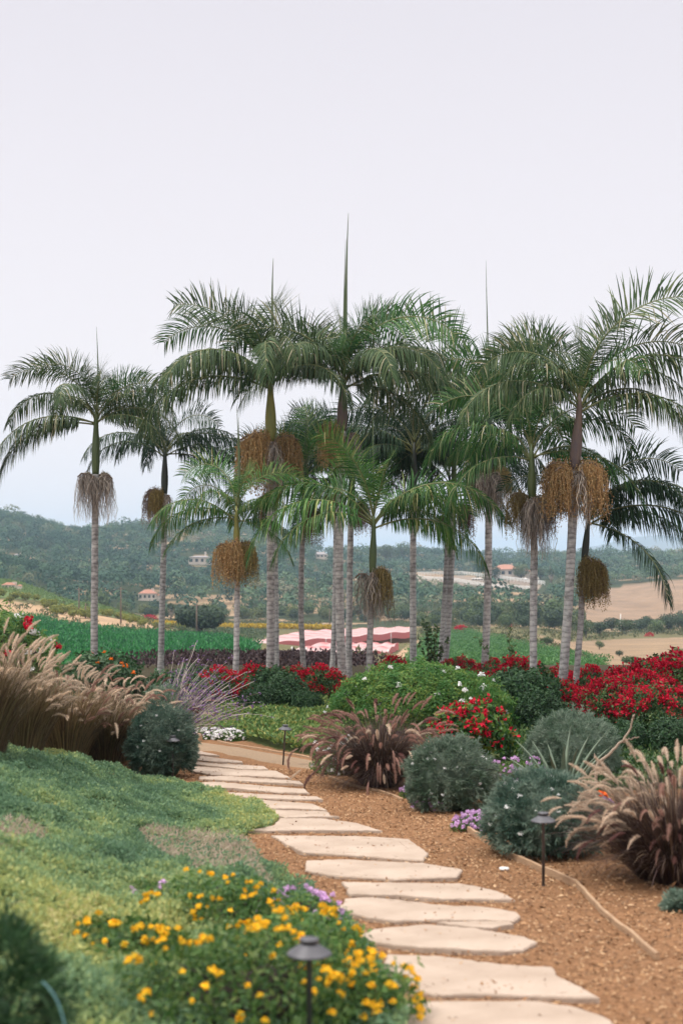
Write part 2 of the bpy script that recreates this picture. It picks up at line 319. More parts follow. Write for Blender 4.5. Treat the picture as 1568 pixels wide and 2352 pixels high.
def groundmat():
    m, nt, N, L = newmat('ground_soil'); p = N.new('ShaderNodeBsdfPrincipled'); o = N.new('ShaderNodeOutputMaterial'); L.new(p.outputs[0], o.inputs[0])
    p.inputs['Roughness'].default_value = .95; p.inputs['Specular IOR Level'].default_value = .1
    a = N.new('ShaderNodeAttribute'); a.attribute_name = 'soil'
    tc = N.new('ShaderNodeTexCoord')
    n1 = N.new('ShaderNodeTexNoise'); n1.inputs['Scale'].default_value = .09; n1.inputs['Detail'].default_value = 8; n1.inputs['Roughness'].default_value = .7; L.new(tc.outputs['Object'], n1.inputs['Vector'])
    n2 = N.new('ShaderNodeTexNoise'); n2.inputs['Scale'].default_value = 26; n2.inputs['Detail'].default_value = 5; n2.inputs['Roughness'].default_value = .75; L.new(tc.outputs['Object'], n2.inputs['Vector'])
    r1 = ramp(N, L, n1.outputs[0], [(.70, .70, .70, .3), (1.2, 1.17, 1.13, .7)]); r2 = ramp(N, L, n2.outputs[0], [(.50, .47, .43, .3), (1.45, 1.42, 1.4, .7)])
    c = a.outputs['Color']
    for r in (r1, r2):
        mx = N.new('ShaderNodeMix'); mx.data_type = 'RGBA'; mx.blend_type = 'MULTIPLY'; mx.inputs[0].default_value = 1; L.new(c, mx.inputs[6]); L.new(r, mx.inputs[7]); c = mx.outputs[2]
    L.new(c, p.inputs['Base Color'])
    b = N.new('ShaderNodeBump'); b.inputs['Strength'].default_value = .6; b.inputs['Distance'].default_value = .02; L.new(n2.outputs[0], b.inputs['Height']); L.new(b.outputs[0], p.inputs['Normal'])
    return m
M['ground'] = groundmat()
M['mountain'] = solid('mountain_scrub', (.13, .12, .09), (.09, .09, .07), .002, .95)

# ---------------------------------------------------------------- object helpers
def tag(o, label=None, cat=None, group=None, kind=None):
    if label: o['label'] = label
    if cat: o['category'] = cat
    if group: o['group'] = group
    if kind: o['kind'] = kind
    return o
def obj(name, me, parent=None, loc=(0, 0, 0), rz=0, scale=1, mat=None, matrix=None):
    o = bpy.data.objects.new(name, me); COL.objects.link(o); o.parent = parent
    if matrix is not None: o.matrix_local = matrix
    else:
        o.location = [float(x) for x in loc]; o.rotation_euler = (0, 0, rz)
        o.scale = (scale,)*3 if np.isscalar(scale) else scale
    if mat is not None:
        o.material_slots[0].link = 'OBJECT'; o.material_slots[0].material = mat
    return o
def thing(name, label, cat, loc, group=None, rz=0, scale=1):
    o = bpy.data.objects.new(name, None); COL.objects.link(o); o.empty_display_size = .2
    o.location = [float(x) for x in loc]; o.rotation_euler = (0, 0, rz); o.scale = (scale,)*3 if np.isscalar(scale) else scale
    return tag(o, label, cat, group)

#@@SETTING
# ---------------------------------------------------------------- ground sheet
Z_GREEN = [(-300, 1390), (0, 1415), (110, 1424), (230, 1448), (400, 1462), (520, 1468), (600, 1494), (560, 1512), (380, 1530), (-300, 1545)]
Z_TAN_L = [(-300, 1360), (0, 1378), (90, 1390), (160, 1405), (300, 1425), (470, 1446), (440, 1456), (330, 1447), (230, 1450), (110, 1426), (0, 1417), (-300, 1392)]
Z_PURP = [(300, 1534), (560, 1512), (600, 1495), (700, 1492), (850, 1515), (850, 1562), (300, 1562)]
Z_RGRN = [(945, 1500), (975, 1462), (1060, 1450), (1200, 1478), (1390, 1525), (1390, 1545), (930, 1549)]
Z_TANHILL = [(1330, 1412), (1350, 1380), (1390, 1355), (1450, 1342), (1520, 1334), (1900, 1315), (1900, 1420), (1568, 1420), (1345, 1428)]
Z_TANFLD = [(1225, 1455), (1300, 1475), (1420, 1468), (1900, 1455), (1900, 1549), (1400, 1549), (1395, 1522), (1300, 1500)]
Z_ARENA = [(955, 1326), (1060, 1322), (1250, 1340), (1235, 1356), (1110, 1350), (960, 1336)]
Z_ROAD = [(945, 1475), (972, 1466), (958, 1492), (920, 1528), (880, 1530)]
Z_GREY = [(390, 1444), (540, 1444), (640, 1452), (600, 1472), (520, 1467), (430, 1460)]
Z_COVER = [(-400, 1705), (0, 1712), (120, 1735), (300, 1790), (400, 1795), (470, 1822), (590, 1850), (640, 1885), (600, 1912), (540, 1925), (610, 1990), (700, 2060), (800, 2130), (860, 2220), (930, 2352), (950, 2600), (-900, 2600)]
Z_SPUR = [(-300, 1290), (0, 1330), (100, 1355), (200, 1384), (330, 1424), (290, 1424), (200, 1404), (85, 1378), (-300, 1362)]
Z_DRY = [(300, 1920), (360, 1908), (430, 1918), (530, 1922), (580, 1950), (600, 2000), (640, 2060), (560, 2030), (450, 2010), (370, 1975)]
Z_DRY2 = [(-60, 1900), (60, 1895), (120, 1935), (60, 1965), (-60, 1950)]
Z_MID = [(430, 1625), (540, 1615), (700, 1600), (780, 1640), (790, 1700), (730, 1738), (640, 1722), (560, 1700), (430, 1680)]
Z_BED = [(1110, 1690), (1250, 1660), (1900, 1660), (1900, 1800), (1450, 1815), (1200, 1840), (1120, 1790)]
def make_ground():
    Ys = np.concatenate([np.arange(1.2, 42, .13), np.exp(np.linspace(math.log(42.2), math.log(9000), 330))])
    ts = np.sinh(np.linspace(-2.2, 2.2, 460))/math.sinh(2.2)*.62
    Y, T = np.meshgrid(Ys, ts, indexing='ij'); X = T*(Y+5)
    Z = g(X, Y); u, v = proj(X, Y, Z)
    C = np.zeros(X.shape+(3,)); C[:] = (.24, .135, .072)          # bark mulch in the garden
    far = Y > 47
    C[far] = (.13, .125, .06)
    n = fbm(np.stack([X/25, Y/25], -1), 11)
    hill = Y > 380
    C[hill] = np.where(n[hill][:, None] > .18, (.30, .22, .14), (.04, .055, .025))
    for poly, c in ((Z_TAN_L, (.42, .30, .19)), (Z_GREEN, (.03, .075, .02)), (Z_PURP, (.06, .04, .035)), (Z_RGRN, (.03, .075, .022)),
                    (Z_TANHILL, (.27, .195, .135)), (Z_TANFLD, (.27, .20, .13)), (Z_ARENA, (.27, .225, .185)), (Z_ROAD, (.44, .31, .21)), (Z_GREY, (.12, .14, .07)), (Z_SPUR, (.12, .18, .07))):
        k = inpoly(u, v, poly) & (Y > 70); C[k] = c
    C[(Y > 33.5) & (Y < 70)] = (.055, .05, .03)
    k = inpoly(u, v, Z_COVER) & (Y < 26); C[k] = (.075, .12, .05)
    k = (inpoly(u, v, Z_DRY) | inpoly(u, v, Z_DRY2)) & (Y < 20); C[k] = (.27, .215, .155)
    k = (inpoly(u, v, Z_MID) | inpoly(u, v, Z_BED)) & (Y < 40); C[k] = (.06, .08, .03)
    a, b = X.shape; i, j = np.meshgrid(np.arange(a-1), np.arange(b-1), indexing='ij')
    F = np.stack([i*b+j, i*b+j+1, (i+1)*b+j+1, (i+1)*b+j], -1).reshape(-1, 4)
    me = MB().add(np.stack([X, Y, Z], -1), F, 0, None, True).mesh('ground', M['ground'])
    at = me.attributes.new('soil', 'FLOAT_COLOR', 'POINT'); at.data.foreach_set('color', np.concatenate([C, np.ones(X.shape+(1,))], -1).astype(np.float32).ravel())
    tag(obj('ground', me), kind='structure')
make_ground()
def make_mountains():
    for nm, Y0, pk in (('hills', 4200, [(900, 1289), (1150, 1286), (1230, 1276), (1290, 1270), (1400, 1278), (1600, 1272), (1900, 1285)]),
                       ('hills', 6800, [(1000, 1289), (1180, 1284), (1300, 1264), (1390, 1248), (1460, 1232), (1510, 1228), (1568, 1236), (1700, 1222), (2000, 1260), (2200, 1288)]),
                       ('hills', 1750, [(-60, 1230), (40, 1222), (70, 1207), (100, 1199), (125, 1205), (150, 1222), (200, 1235)])):
        us = np.linspace(pk[0][0], pk[-1][0], 160); vv = np.interp(us, [p[0] for p in pk], [p[1] for p in pk])+fbm(np.stack([us/45, us*0], -1), 2)*3
        s = np.linspace(-1, 1, 21); U, S = np.meshgrid(us, s, indexing='ij')
        Y = Y0+S*Y0*.16; top = CZ-(vv-VH)/FPX*Y0
        X = (U-U0)/FPX*Y0; Z = -16+(top[:, None]+16)*(1-np.abs(S)**1.3)*(1+.06*fbm(np.stack([U/30, S*4], -1), 7)*np.abs(S))
        a, b = X.shape; i, j = np.meshgrid(np.arange(a-1), np.arange(b-1), indexing='ij')
        F = np.stack([i*b+j, (i+1)*b+j, (i+1)*b+j+1, i*b+j+1], -1).reshape(-1, 4)
        tag(obj(nm, MB().add(np.stack([X, Y, Z], -1), F, 0, None, True).mesh(nm, M['mountain'])), kind='structure')
make_mountains()

def world_scatter(seed, poly, y0, y1, dens, umin=-250, umax=1800):
    """random ground points (world-uniform) inside an area of the ground"""
    r = rg(seed); x0 = (umin-U0)/FPX*y1; x1 = (umax-U0)/FPX*y1
    n = int((x1-x0)*(y1-y0)*dens); X = r.uniform(x0, x1, n); Y = r.uniform(y0, y1, n)
    k = (X > (umin-U0)/FPX*Y-.5) & (X < (umax-U0)/FPX*Y+.5); X, Y = X[k], Y[k]
    Z = g(X, Y); u, v = proj(X, Y, Z); k = inpoly(u, v, poly); return np.stack([X[k], Y[k], Z[k]], -1), u[k], v[k], r
# ---- paths
def sheet(name, px, mat, lift, sub=40):
    pts = [G(u, v) for u, v in px]; n = len(pts)//2
    A, B = np.array(pts[:n]), np.array(pts[n:][::-1])
    t = np.linspace(0, 1, sub); tk = np.linspace(0, 1, n)
    a = np.stack([np.interp(t, tk, A[:, i]) for i in range(3)], -1); b = np.stack([np.interp(t, tk, B[:, i]) for i in range(3)], -1)
    w = np.linspace(0, 1, 8)[:, None, None]; V = a*(1-w)+b*w; V = V.reshape(-1, 3)
    V[:, 2] = g(V[:, 0], V[:, 1])+lift-.03*np.repeat(np.abs(np.linspace(-1, 1, 8))**6, sub)
    i, j = np.meshgrid(np.arange(7), np.arange(sub-1), indexing='ij')
    F = np.stack([i*sub+j, i*sub+j+1, (i+1)*sub+j+1, (i+1)*sub+j], -1).reshape(-1, 4)
    return tag(obj(name, MB().add(V, F, 0, None, True).mesh(name, mat)), kind='structure')
sheet('gravel_path', [(425, 1702), (500, 1708), (590, 1722), (680, 1738), (760, 1752), (830, 1764), (830, 1776), (740, 1772), (650, 1760), (560, 1742), (490, 1728), (425, 1722)], M['gravel'], .012)

# ---------------------------------------------------------------- stepping stones
def Z2(l): return [(376.3+.36*x, 1568+.36*y) for x, y in l]
def Z6(l): return [(752.6+.52*x, 1881.6+.52*y) for x, y in l]
STONES = [
 (Z6([(350, 830), (600, 825), (900, 830), (1060, 850), (1220, 905), (1300, 960), (1200, 1010), (600, 1010), (280, 990)]), 'pale flagstone cut off by the bottom edge of the photo'),
 (Z6([(260, 620), (500, 630), (800, 660), (990, 675), (1010, 710), (1100, 760), (1200, 815), (1000, 812), (700, 795), (480, 795), (330, 770), (240, 700)]), 'largest pale flagstone with a stepped right end beside the yellow lantana'),
 (Z6([(118, 540), (200, 505), (420, 485), (650, 505), (870, 540), (925, 560), (860, 595), (760, 605), (500, 595), (300, 580), (200, 560)]), 'long flagstone with pointed ends just behind the largest slab'),
 (Z6([(480, 473), (800, 471), (820, 484), (700, 500), (600, 492)]), 'thin sliver of flagstone tucked against the front of a bigger slab'),
 (Z6([(75, 365), (200, 362), (480, 395), (700, 408), (830, 428), (850, 445), (820, 467), (500, 459), (300, 468), (180, 455), (20, 412), (65, 395)]), 'flagstone with a notched left tip touching the thin sliver'),
 (Z6([(60, 292), (250, 295), (580, 305), (690, 318), (765, 340), (825, 368), (500, 368), (300, 358), (100, 350), (80, 330), (90, 320)]), 'flagstone with a hooked left edge and long tapering right point'),
 ([(703, 1985), (800, 1983), (905, 1988), (971, 1988), (1062, 2005), (1049, 2025), (908, 2027), (760, 2018), (700, 2005)], 'straight flagstone with a blunt right end level with the white cap'),
 ([(622, 1924), (700, 1925), (840, 1930), (938, 1934), (984, 1968), (972, 1982), (830, 1973), (697, 1966), (655, 1945)], 'wide flagstone with a slanted left end beside the dry thatch'),
 (Z2([(740, 885), (1000, 880), (1230, 915), (1395, 962), (1000, 960), (700, 962), (540, 958), (600, 948), (700, 930)]), 'flagstone with a long right point beside the tip of the green cover'),
 (Z2([(680, 827), (1045, 840), (1065, 868), (1120, 872), (900, 876), (780, 879), (665, 852)]), 'short flagstone with a small spur on its right end'),
 (Z2([(470, 755), (600, 764), (950, 788), (1042, 828), (850, 824), (680, 818), (640, 800)]), 'narrow flagstone touching the short spurred slab behind it'),
 (Z2([(310, 712), (480, 717), (980, 740), (1015, 765), (800, 760), (600, 753), (470, 745)]), 'narrow flagstone with mulch spilled over its left half'),
 (Z2([(205, 650), (330, 648), (900, 692), (930, 721), (700, 710), (450, 694), (300, 684), (210, 668)]), 'long flagstone with a brown leaf lying on it'),
 (Z2([(225, 612), (400, 610), (870, 640), (893, 664), (700, 654), (400, 637), (225, 626)]), 'thin straight flagstone where the mulch pocket meets the path'),
 (Z2([(130, 544), (300, 554), (500, 567), (720, 577), (812, 624), (600, 609), (300, 598), (180, 580)]), 'broad flagstone starting right beside the grey green shrub'),
 (Z2([(150, 512), (300, 522), (640, 547), (668, 566), (500, 562), (350, 549), (150, 531)]), 'third flagstone from the far end of the path'),
 (Z2([(165, 481), (250, 480), (500, 515), (505, 523), (330, 514), (165, 504)]), 'second flagstone from the far end of the path'),
 (Z2([(150, 442), (230, 447), (355, 477), (250, 470), (155, 461)]), 'smallest farthest flagstone next to the gravel path'),
]
def make_stones():
    for k, (px, lab) in enumerate(STONES):
        r = rg(300+k); pts = np.array([G(u, v) for u, v in px]); c = pts.mean(0)
        q = []
        for i in range(len(pts)):
            a, b = pts[i], pts[(i+1) % len(pts)]; L = np.linalg.norm(b-a); n = max(2, int(L/.045))
            t = np.arange(n)/n; s = a+(b-a)*t[:, None]; nn = np.array([-(b-a)[1], (b-a)[0], 0])/max(L, 1e-6)
            s = s+nn*(fbm(np.stack([s[:, 0]*9, s[:, 1]*9], -1), k)*.016)[:, None]*np.minimum(1, np.minimum(t, 1-t)*8)[:, None]
            q.append(s)
        q = np.concatenate(q)-c; q[:, 2] = 0
        # plane fit tilt along the slope
        A = np.c_[pts[:, 0]-c[0], pts[:, 1]-c[1], np.ones(len(pts))]; sx, sy, s0 = np.linalg.lstsq(A, pts[:, 2]-c[2], rcond=None)[0]
        def zz(p): return p[:, 0]*sx+p[:, 1]*sy+s0
        n = len(q); rings = [(1.0, -.05), (1.0, .022), (.985, .031), (.8, .032)]
        V = []
        for s, h in rings:
            p = q.copy(); p[:, :2] *= s; p[:, 2] = zz(p)+h+(r.normal(size=n)*.0015 if s < 1 else 0); V.append(p)
        V = np.concatenate(V); j = np.arange(n); mb = MB()
        F = np.concatenate([np.stack([i*n+j, i*n+(j+1) % n, (i+1)*n+(j+1) % n, (i+1)*n+j], -1) for i in range(3)])
        # orient outward: polygon order may be clockwise
        area = np.sum(q[:, 0]*np.roll(q[:, 1], -1)-np.roll(q[:, 0], -1)*q[:, 1])
        if area < 0: F = F[:, ::-1]
        mb.add(V, F, 0); cap = 3*n+j
        mb.b.append((np.zeros((0, 3)), (cap if area > 0 else cap[::-1])[None, :], 0, None, False))
        o = obj('stepping_stone', mb.mesh('stepping_stone', M['stone']), loc=c); tag(o, lab, 'stepping stone', 'flagstones of the garden path')
make_stones()
# ---- timber edging
def board(px, h, w, lab, name='edging_board'):
    pts = np.array([G(u, v) for u, v in px]); c = pts[0].copy(); n = 24
    d = np.concatenate([[0], np.cumsum(np.linalg.norm(np.diff(pts, axis=0), axis=1))]); t = np.linspace(0, d[-1], n)
    p = np.stack([np.interp(t, d, pts[:, i]) for i in range(3)], -1); p[:, 2] = g(p[:, 0], p[:, 1])
    T = nrm(np.gradient(p, axis=0)); S = nrm(np.cross(T, [0, 0, 1])); z = np.array([0, 0, 1.])
    prof = [(-w/2, -.06), (-w/2, h-.006), (-w/2+.006, h), (w/2-.006, h), (w/2, h-.006), (w/2, -.06)]
    wob = fbm(np.stack([t*2, t*0], -1), 4)*.012
    V = np.stack([p+S*a+z*(b+wob[:, None]*(b > 0)) for a, b in prof], 1)-c
    k = len(prof); i, j = np.meshgrid(np.arange(n-1), np.arange(k-1), indexing='ij')
    F = np.stack([i*k+j, i*k+j+1, (i+1)*k+j+1, (i+1)*k+j], -1).reshape(-1, 4)
    mb = MB().add(V.reshape(-1, 3), F, 0); mb.b.append((np.zeros((0, 3)), np.array([list(range(k))[::-1], [(n-1)*k+a for a in range(k)]]), 0, None, False))
    tag(obj(name, mb.mesh(name, M['board']), loc=c), lab, 'garden edging', 'timber edging along the mulch')
board([(1325, 2038), (1382, 2100), (1455, 2157), (1509, 2207)], .045, .026, 'nearest weathered timber edging board running to the lower right')
board([(1075, 1913), (1153, 1960), (1241, 2004), (1325, 2038)], .06, .026, 'timber edging board passing behind the right hand path lamp')
board([(755, 1788), (794, 1800), (850, 1815), (906, 1831), (925, 1840)], .03, .026, 'curved timber edging below the purple fountain grass')
board([(500, 1704), (600, 1722), (700, 1740), (760, 1750)], .03, .026, 'thin timber edging between gravel path and green ground cover')
board([(432, 1700), (462, 1704)], .13, .06, 'short thick timber block beside the white flowers')

# ---------------------------------------------------------------- ground cover (nobody could count it)
def cover_mesh(pts, r, L, W, mat, name, tint=None, upk=.7, lift=.05):
    n = len(pts); d = rdir(r, n)*.8; d[:, 2] = np.abs(d[:, 2])*.8+upk*r.uniform(.2, 1, n)
    p = pts.copy(); p[:, 2] += r.uniform(-.01, 1, n)**2*lift
    V, F = leaves(p, d, rdir(r, n), L*r.uniform(.6, 1.3, n), W*r.uniform(.7, 1.3, n))
    mb = MB().add(V, F, 0, None if tint is None else np.repeat(tint, 4)); return mb.mesh(name, mat)
p, u, v, r = world_scatter(21, Z_COVER, 5.0, 19.5, 6500, -120, 1000)
k = (vnoise(np.stack([p[:, 0]*1.0, p[:, 1]*1.0], -1), 31)); kk = vnoise(np.stack([p[:, 0]*4, p[:, 1]*4], -1), 33)
dry = inpoly(u, v, Z_DRY) | inpoly(u, v, Z_DRY2)
dry &= r.random(len(p)) < .9; p, u, v, k, kk = p[~dry], u[~dry], v[~dry], k[~dry], kk[~dry]
# the right tip and the lower left are yellower, the middle of the bank blue-green
yel = np.clip(.75*sm((u-330)/260)*(v > 1790)*(v < 1950)+.42*sm((v-1960)/60)*(1-sm((u-380)/120))*(1-sm((v-2180)/150))+.35*(v < 1760), 0, 1)
pa = fbm(np.stack([p[:, 0]*.9+3, p[:, 1]*.6], -1), 71); pb = fbm(np.stack([p[:, 0]*3, p[:, 1]*2], -1), 75)
tint = np.clip(.17+.45*pa+.42*pb+.55*yel+r.normal(size=len(p))*.13, 0, 1)
lump = .16*kk*(vnoise(np.stack([p[:, 0]*9, p[:, 1]*9], -1), 37))
p[:, 2] += lump
tag(obj('ground_cover', cover_mesh(p, r, .034, .020, M['cover_leaf'], 'ground_cover', tint, .35, .05)), 'low blue green and yellow green carpet plants on the left bank', 'ground cover', kind='stuff')
p, u, v, r = world_scatter(22, Z_MID, 21, 36, 1300, 300, 900)
q, _, _, r2 = world_scatter(28, Z_BED, 15, 30, 1200, 1050, 1950); tag(obj('ground_cover', cover_mesh(q, r2, .07, .04, M['boug_leaf'], 'ground_cover_bed', None, .5, .16)), 'dark green low growth between the round shrubs and the right hedge', 'ground cover', kind='stuff')
p[:, 2] += .18*vnoise(np.stack([p[:, 0]*2.4, p[:, 1]*2.4], -1), 35)
tag(obj('ground_cover', cover_mesh(p, r, .085, .045, M['cover_mid'], 'ground_cover_mid', None, .45, .09)), 'flat green carpet planting behind the gravel path below the palms', 'ground cover', kind='stuff')
pp = [world_scatter(23+i, z, 6, 16, 5500, -150, 800) for i, z in enumerate((Z_DRY, Z_DRY2))]
p = np.concatenate([a[0] for a in pp]); r = rg(9); kk = fbm(np.stack([p[:, 0]*3, p[:, 1]*3], -1), 12)+r.normal(size=len(p))*.25 > -.2; p = p[kk]; n = len(p)
d = rdir(r, n); d[:, 2] = np.abs(d[:, 2])*.8+.1; p[:, 2] += r.uniform(0, .05, n)
V, F = leaves(p, d, rdir(r, n), r.uniform(.03, .09, n), r.uniform(.005, .012, n))
tag(obj('dry_thatch', MB().add(V, F).mesh('dry_thatch', M['dry_leaf'])), 'dead beige thatch in the carpet planting left of the path', 'dry plants', kind='stuff')
# bark chips
Z_MULCH = [(930, 2500), (640, 1990), (540, 1915), (640, 1905), (640, 1870), (450, 1800), (400, 1790), (425, 1735), (640, 1765), (760, 1775), (900, 1815), (1100, 1890), (1500, 1830), (2500, 1830), (2900, 2500)]
p, u, v, r = world_scatter(25, Z_MULCH, 5.5, 22, 1000, 350, 2500)
p2, u2, v2, _ = world_scatter(27, Z_MULCH, 5.5, 22, 60, 350, 1750); k = np.zeros(len(p2), bool)
for px_, lab_ in STONES: k |= inpoly(u2, v2, px_)
k &= r.random(len(p2)) < .22; p2 = p2[k]+np.array([0, 0, .038])
n = len(p); p[:, 2] += r.uniform(.0, .018, n); p = np.concatenate([p, p2]); n = len(p); d = rdir(r, n); d[:, 2] *= .35
L = r.uniform(.012, .045, n)*np.where(r.random(n) < .05, 1.6, 1); V, F = leaves(p, d, nrm(np.stack([r.normal(size=n)*.4, r.normal(size=n)*.4, np.ones(n)], -1)), L, L*r.uniform(.25, .5, n))
tag(obj('bark_mulch', MB().add(V, F).mesh('bark_mulch', M['chip'])), 'loose reddish brown bark chips around the stepping stones', 'mulch', kind='stuff')

#@@LAMPS
def lathe(mb, prof, n=24, m=0, c=(0, 0, 0)):
    a = np.arange(n)*2*math.pi/n; k = len(prof)
    V = np.array([[(q*math.cos(t)+c[0], q*math.sin(t)+c[1], z+c[2]) for t in a] for q, z in prof]).reshape(-1, 3)
    i, j = np.meshgrid(np.arange(k-1), np.arange(n), indexing='ij')
    F = np.stack([i*n+j, i*n+(j+1) % n, (i+1)*n+(j+1) % n, (i+1)*n+j], -1).reshape(-1, 4); mb.add(V, F, m, None, True)
cap = MB(); lathe(cap, [(.0, .52), (.02, .519), (.088, .512), (.098, .511), (.1, .515), (.092, .522), (.040, .556), (.034, .562)], 28)
m_cap = cap.mesh('lamp_shade', M['lamp'])
fin = MB(); lathe(fin, [(.022, .556), (.030, .564), (.042, .566), (.043, .578), (.040, .582), (.0, .583)], 24); m_fin = fin.mesh('finial', M['lamp'])
post = MB(); lathe(post, [(0, -.1), (.0125, -.1), (.0125, .49), (.02, .495), (.02, .519), (0, .5195)], 14); m_post = post.mesh('post', M['lamp'])
for pos, lab, tilt in ((on(710, 6.2), 'blurred path lamp standing among the yellow lantana in the foreground', 0), (G(1247, 2035), 'path lamp beside the timber edging in front of a round grey shrub', 0),
                 (G(650, 1757), 'leaning path lamp on the gravel path in the distance', 3.4), (on(397, G(397, 1790)[1]-.05), 'path lamp against the grey green shrub left of the stepping stones', 0)):
    t = thing('path_lamp', lab, 'garden lamp', pos, 'path lamps'); t.rotation_euler = (0, R(tilt), 0)
    obj('lamp_shade', m_cap, t); obj('finial', m_fin, t); obj('post', m_post, t)
#@@PALMS
# ---------------------------------------------------------------- palms
def frond_mesh(seed, e0, curve, L=2.9, dr=.6, twist=0., nl=70, LL=.78, sway=0., kink=.2):
    r = rg(seed); S = 26; t = np.linspace(0, 1, S); el = R(e0)-R(curve)*t**1.25
    az = R(sway)*t
    D = np.stack([np.cos(el)*np.cos(az), np.cos(el)*np.sin(az), np.sin(el)], -1)
    path = np.concatenate([[[0, 0, 0]], np.cumsum((D[1:]+D[:-1])*.5*L/(S-1), axis=0)])
    mb = MB(); add_tube(mb, path, .022*(1-t*.85)+.002, 5, 1)
    for s in (-1, 1):
        tl = np.sort(.14+.86*(np.arange(nl)+r.uniform(-.3, .3, nl))/nl); tl = np.clip(tl, .12, .995)
        p0 = np.stack([np.interp(tl, t, path[:, i]) for i in range(3)], -1)
        T = nrm(np.stack([np.interp(tl, t, D[:, i]) for i in range(3)], -1))
        side = nrm(np.cross([0, 0, 1.], T)); up = np.cross(T, side)
        roll = R(twist)*sm((tl-.1)/.6); cr, srr = np.cos(roll)[:, None], np.sin(roll)[:, None]
        side, up = side*cr+up*srr, up*cr-side*srr
        a = R(72)-R(20)*tl+r.normal(size=nl)*R(6); v = R(22)+r.normal(size=nl)*R(9)
        d0 = T*np.cos(a)[:, None]+np.sin(a)[:, None]*(side*s*np.cos(v)[:, None]+up*np.sin(v)[:, None])
        ln = LL*(np.clip(.42+1.9*(tl-.12), 0, 1))*(1-.55*np.clip((tl-.6)/.4, 0, 1)**1.5)*r.uniform(.85, 1.1, nl)
        pts = [p0]; kk = (r.random(nl) < kink); kp = r.integers(1, 4, nl)
        for q in range(5):
            gq = dr*(.15+.55*q/4*2)+np.where(kk & (q >= kp), 3.0, 0)
            d = nrm(d0+np.stack([0*gq, 0*gq, -gq], -1)*np.ones((nl, 1))); pts.append(pts[-1]+d*(ln/5)[:, None])
        pts = np.stack(pts, 1); sd = nrm(T-np.sum(T*d0, -1, keepdims=True)*d0)
        V, F = ribbons(pts, .027*np.array([.55, .95, 1, .85, .5, .06]), sd); mb.add(V, F, 0)
    return mb.mesh('frond', [M['frond'], M['rachis']])
FR = {'U': [(80, 66, .25, 40), (82, 92, .35, -55), (74, 80, .3, 65)], 'V': [(72, 118, .45, 76), (66, 124, .6, -70), (64, 108, .6, 50)],
      'H': [(58, 130, 2.3, 12), (50, 118, 2.6, -18), (62, 142, 1.8, 35)], 'D': [(34, 108, 2.8, 8), (26, 98, 3.0, -10), (40, 122, 2.4, 20)], 'L': [(4, 80, 2.2, 6), (-8, 70, 2.0, -8), (12, 92, 2.4, 5)]}
FM = {}
for ki, (k, l) in enumerate(FR.items()):
    FM[k] = [frond_mesh(100+ki*10+i, e, c, 3.05, d, tw, nl=70 if k in 'UV' else 88, sway=(-14, 12, 4)[i]) for i, (e, c, d, tw) in enumerate(l)]
def spear_mesh(L, w, seed):
    r = rg(seed); z = np.linspace(0, L, 14); x = .05*np.sin(z*1.1+seed); mb = MB(); q = z/L
    add_tube(mb, np.stack([x, x*.4, z], -1), w*np.clip(1.1-q, .04, 1)*(.55+.9*np.sin(np.minimum(q*2.6, 1.5))), 6); return mb.mesh('spear_leaf', M['spear'])
SP = [spear_mesh(1.9, .022, 1), spear_mesh(2.6, .036, 2), spear_mesh(1.5, .02, 3)]
def mop_mesh(seed, Rr, H, n, wd, bead, gath=.5, zg=.012):
    r = rg(seed); mb = MB(); S = 9; t = np.linspace(0, 1, S)
    st = np.array([[0, 0, 0], [Rr*.3, 0, .10], [Rr*.62, 0, .11], [Rr*.85, 0, .02]]); add_tube(mb, st, [.035, .03, .024, .014], 6, 1)
    a = r.uniform(0, 2*math.pi, n); rr = Rr*np.sqrt(r.random(n))*.52; f = r.uniform(.25, 1, n)
    s0 = np.stack([np.interp(f, np.linspace(0, 1, 4), st[:, i]) for i in range(3)], -1)
    s0 = s0*np.array([gath+.3, 1, 1]); hh = H*(.3+.75*r.random(n)**.8)*(1-.25*(rr/Rr)**2)
    ex = 1-np.exp(-4.5*t)
    px = s0[:, None, 0]+(np.cos(a)*rr)[:, None]*ex; py = s0[:, None, 1]+(np.sin(a)*rr)[:, None]*ex
    pz = s0[:, None, 2]-(1.5*rr**2/Rr)[:, None]*ex+(.24*r.random(n)*(1-rr/Rr))[:, None]*np.sin(np.minimum(t*5, math.pi))-hh[:, None]*t**1.35
    zig = r.normal(size=(n, S, 2))*zg; P_ = np.stack([px+zig[..., 0], py+zig[..., 1], pz], -1)
    V, F = ribbons(P_, wd*np.array([1.2, 1.1, 1, 1, .95, .9, .8, .7, .3]), rdir(r, n)*np.array([1, 1, .1])); mb.add(V, F, 0)
    if bead:
        q = P_[:, 2:].reshape(-1, 3); q = np.repeat(q, bead, 0)+r.normal(size=(len(q)*bead, 3))*np.array([.013, .013, .035])
        V, F = leaves(q, rdir(r, len(q)), rdir(r, len(q)), .03, .026); mb.add(V, F, 0)
    return mb.mesh('fruit_cluster', [M['fr_orange'], M['stalk']])
MOPF = [mop_mesh(5, .58, .95, 190, .011, 4), mop_mesh(6, .52, .80, 170, .011, 4)]
MOPG = [mop_mesh(7, .46, 1.15, 120, .012, 0, zg=.026), mop_mesh(8, .40, 1.0, 105, .012, 0, .4, zg=.024)]
DEF = 'UUVVVHHHHDDDLL'
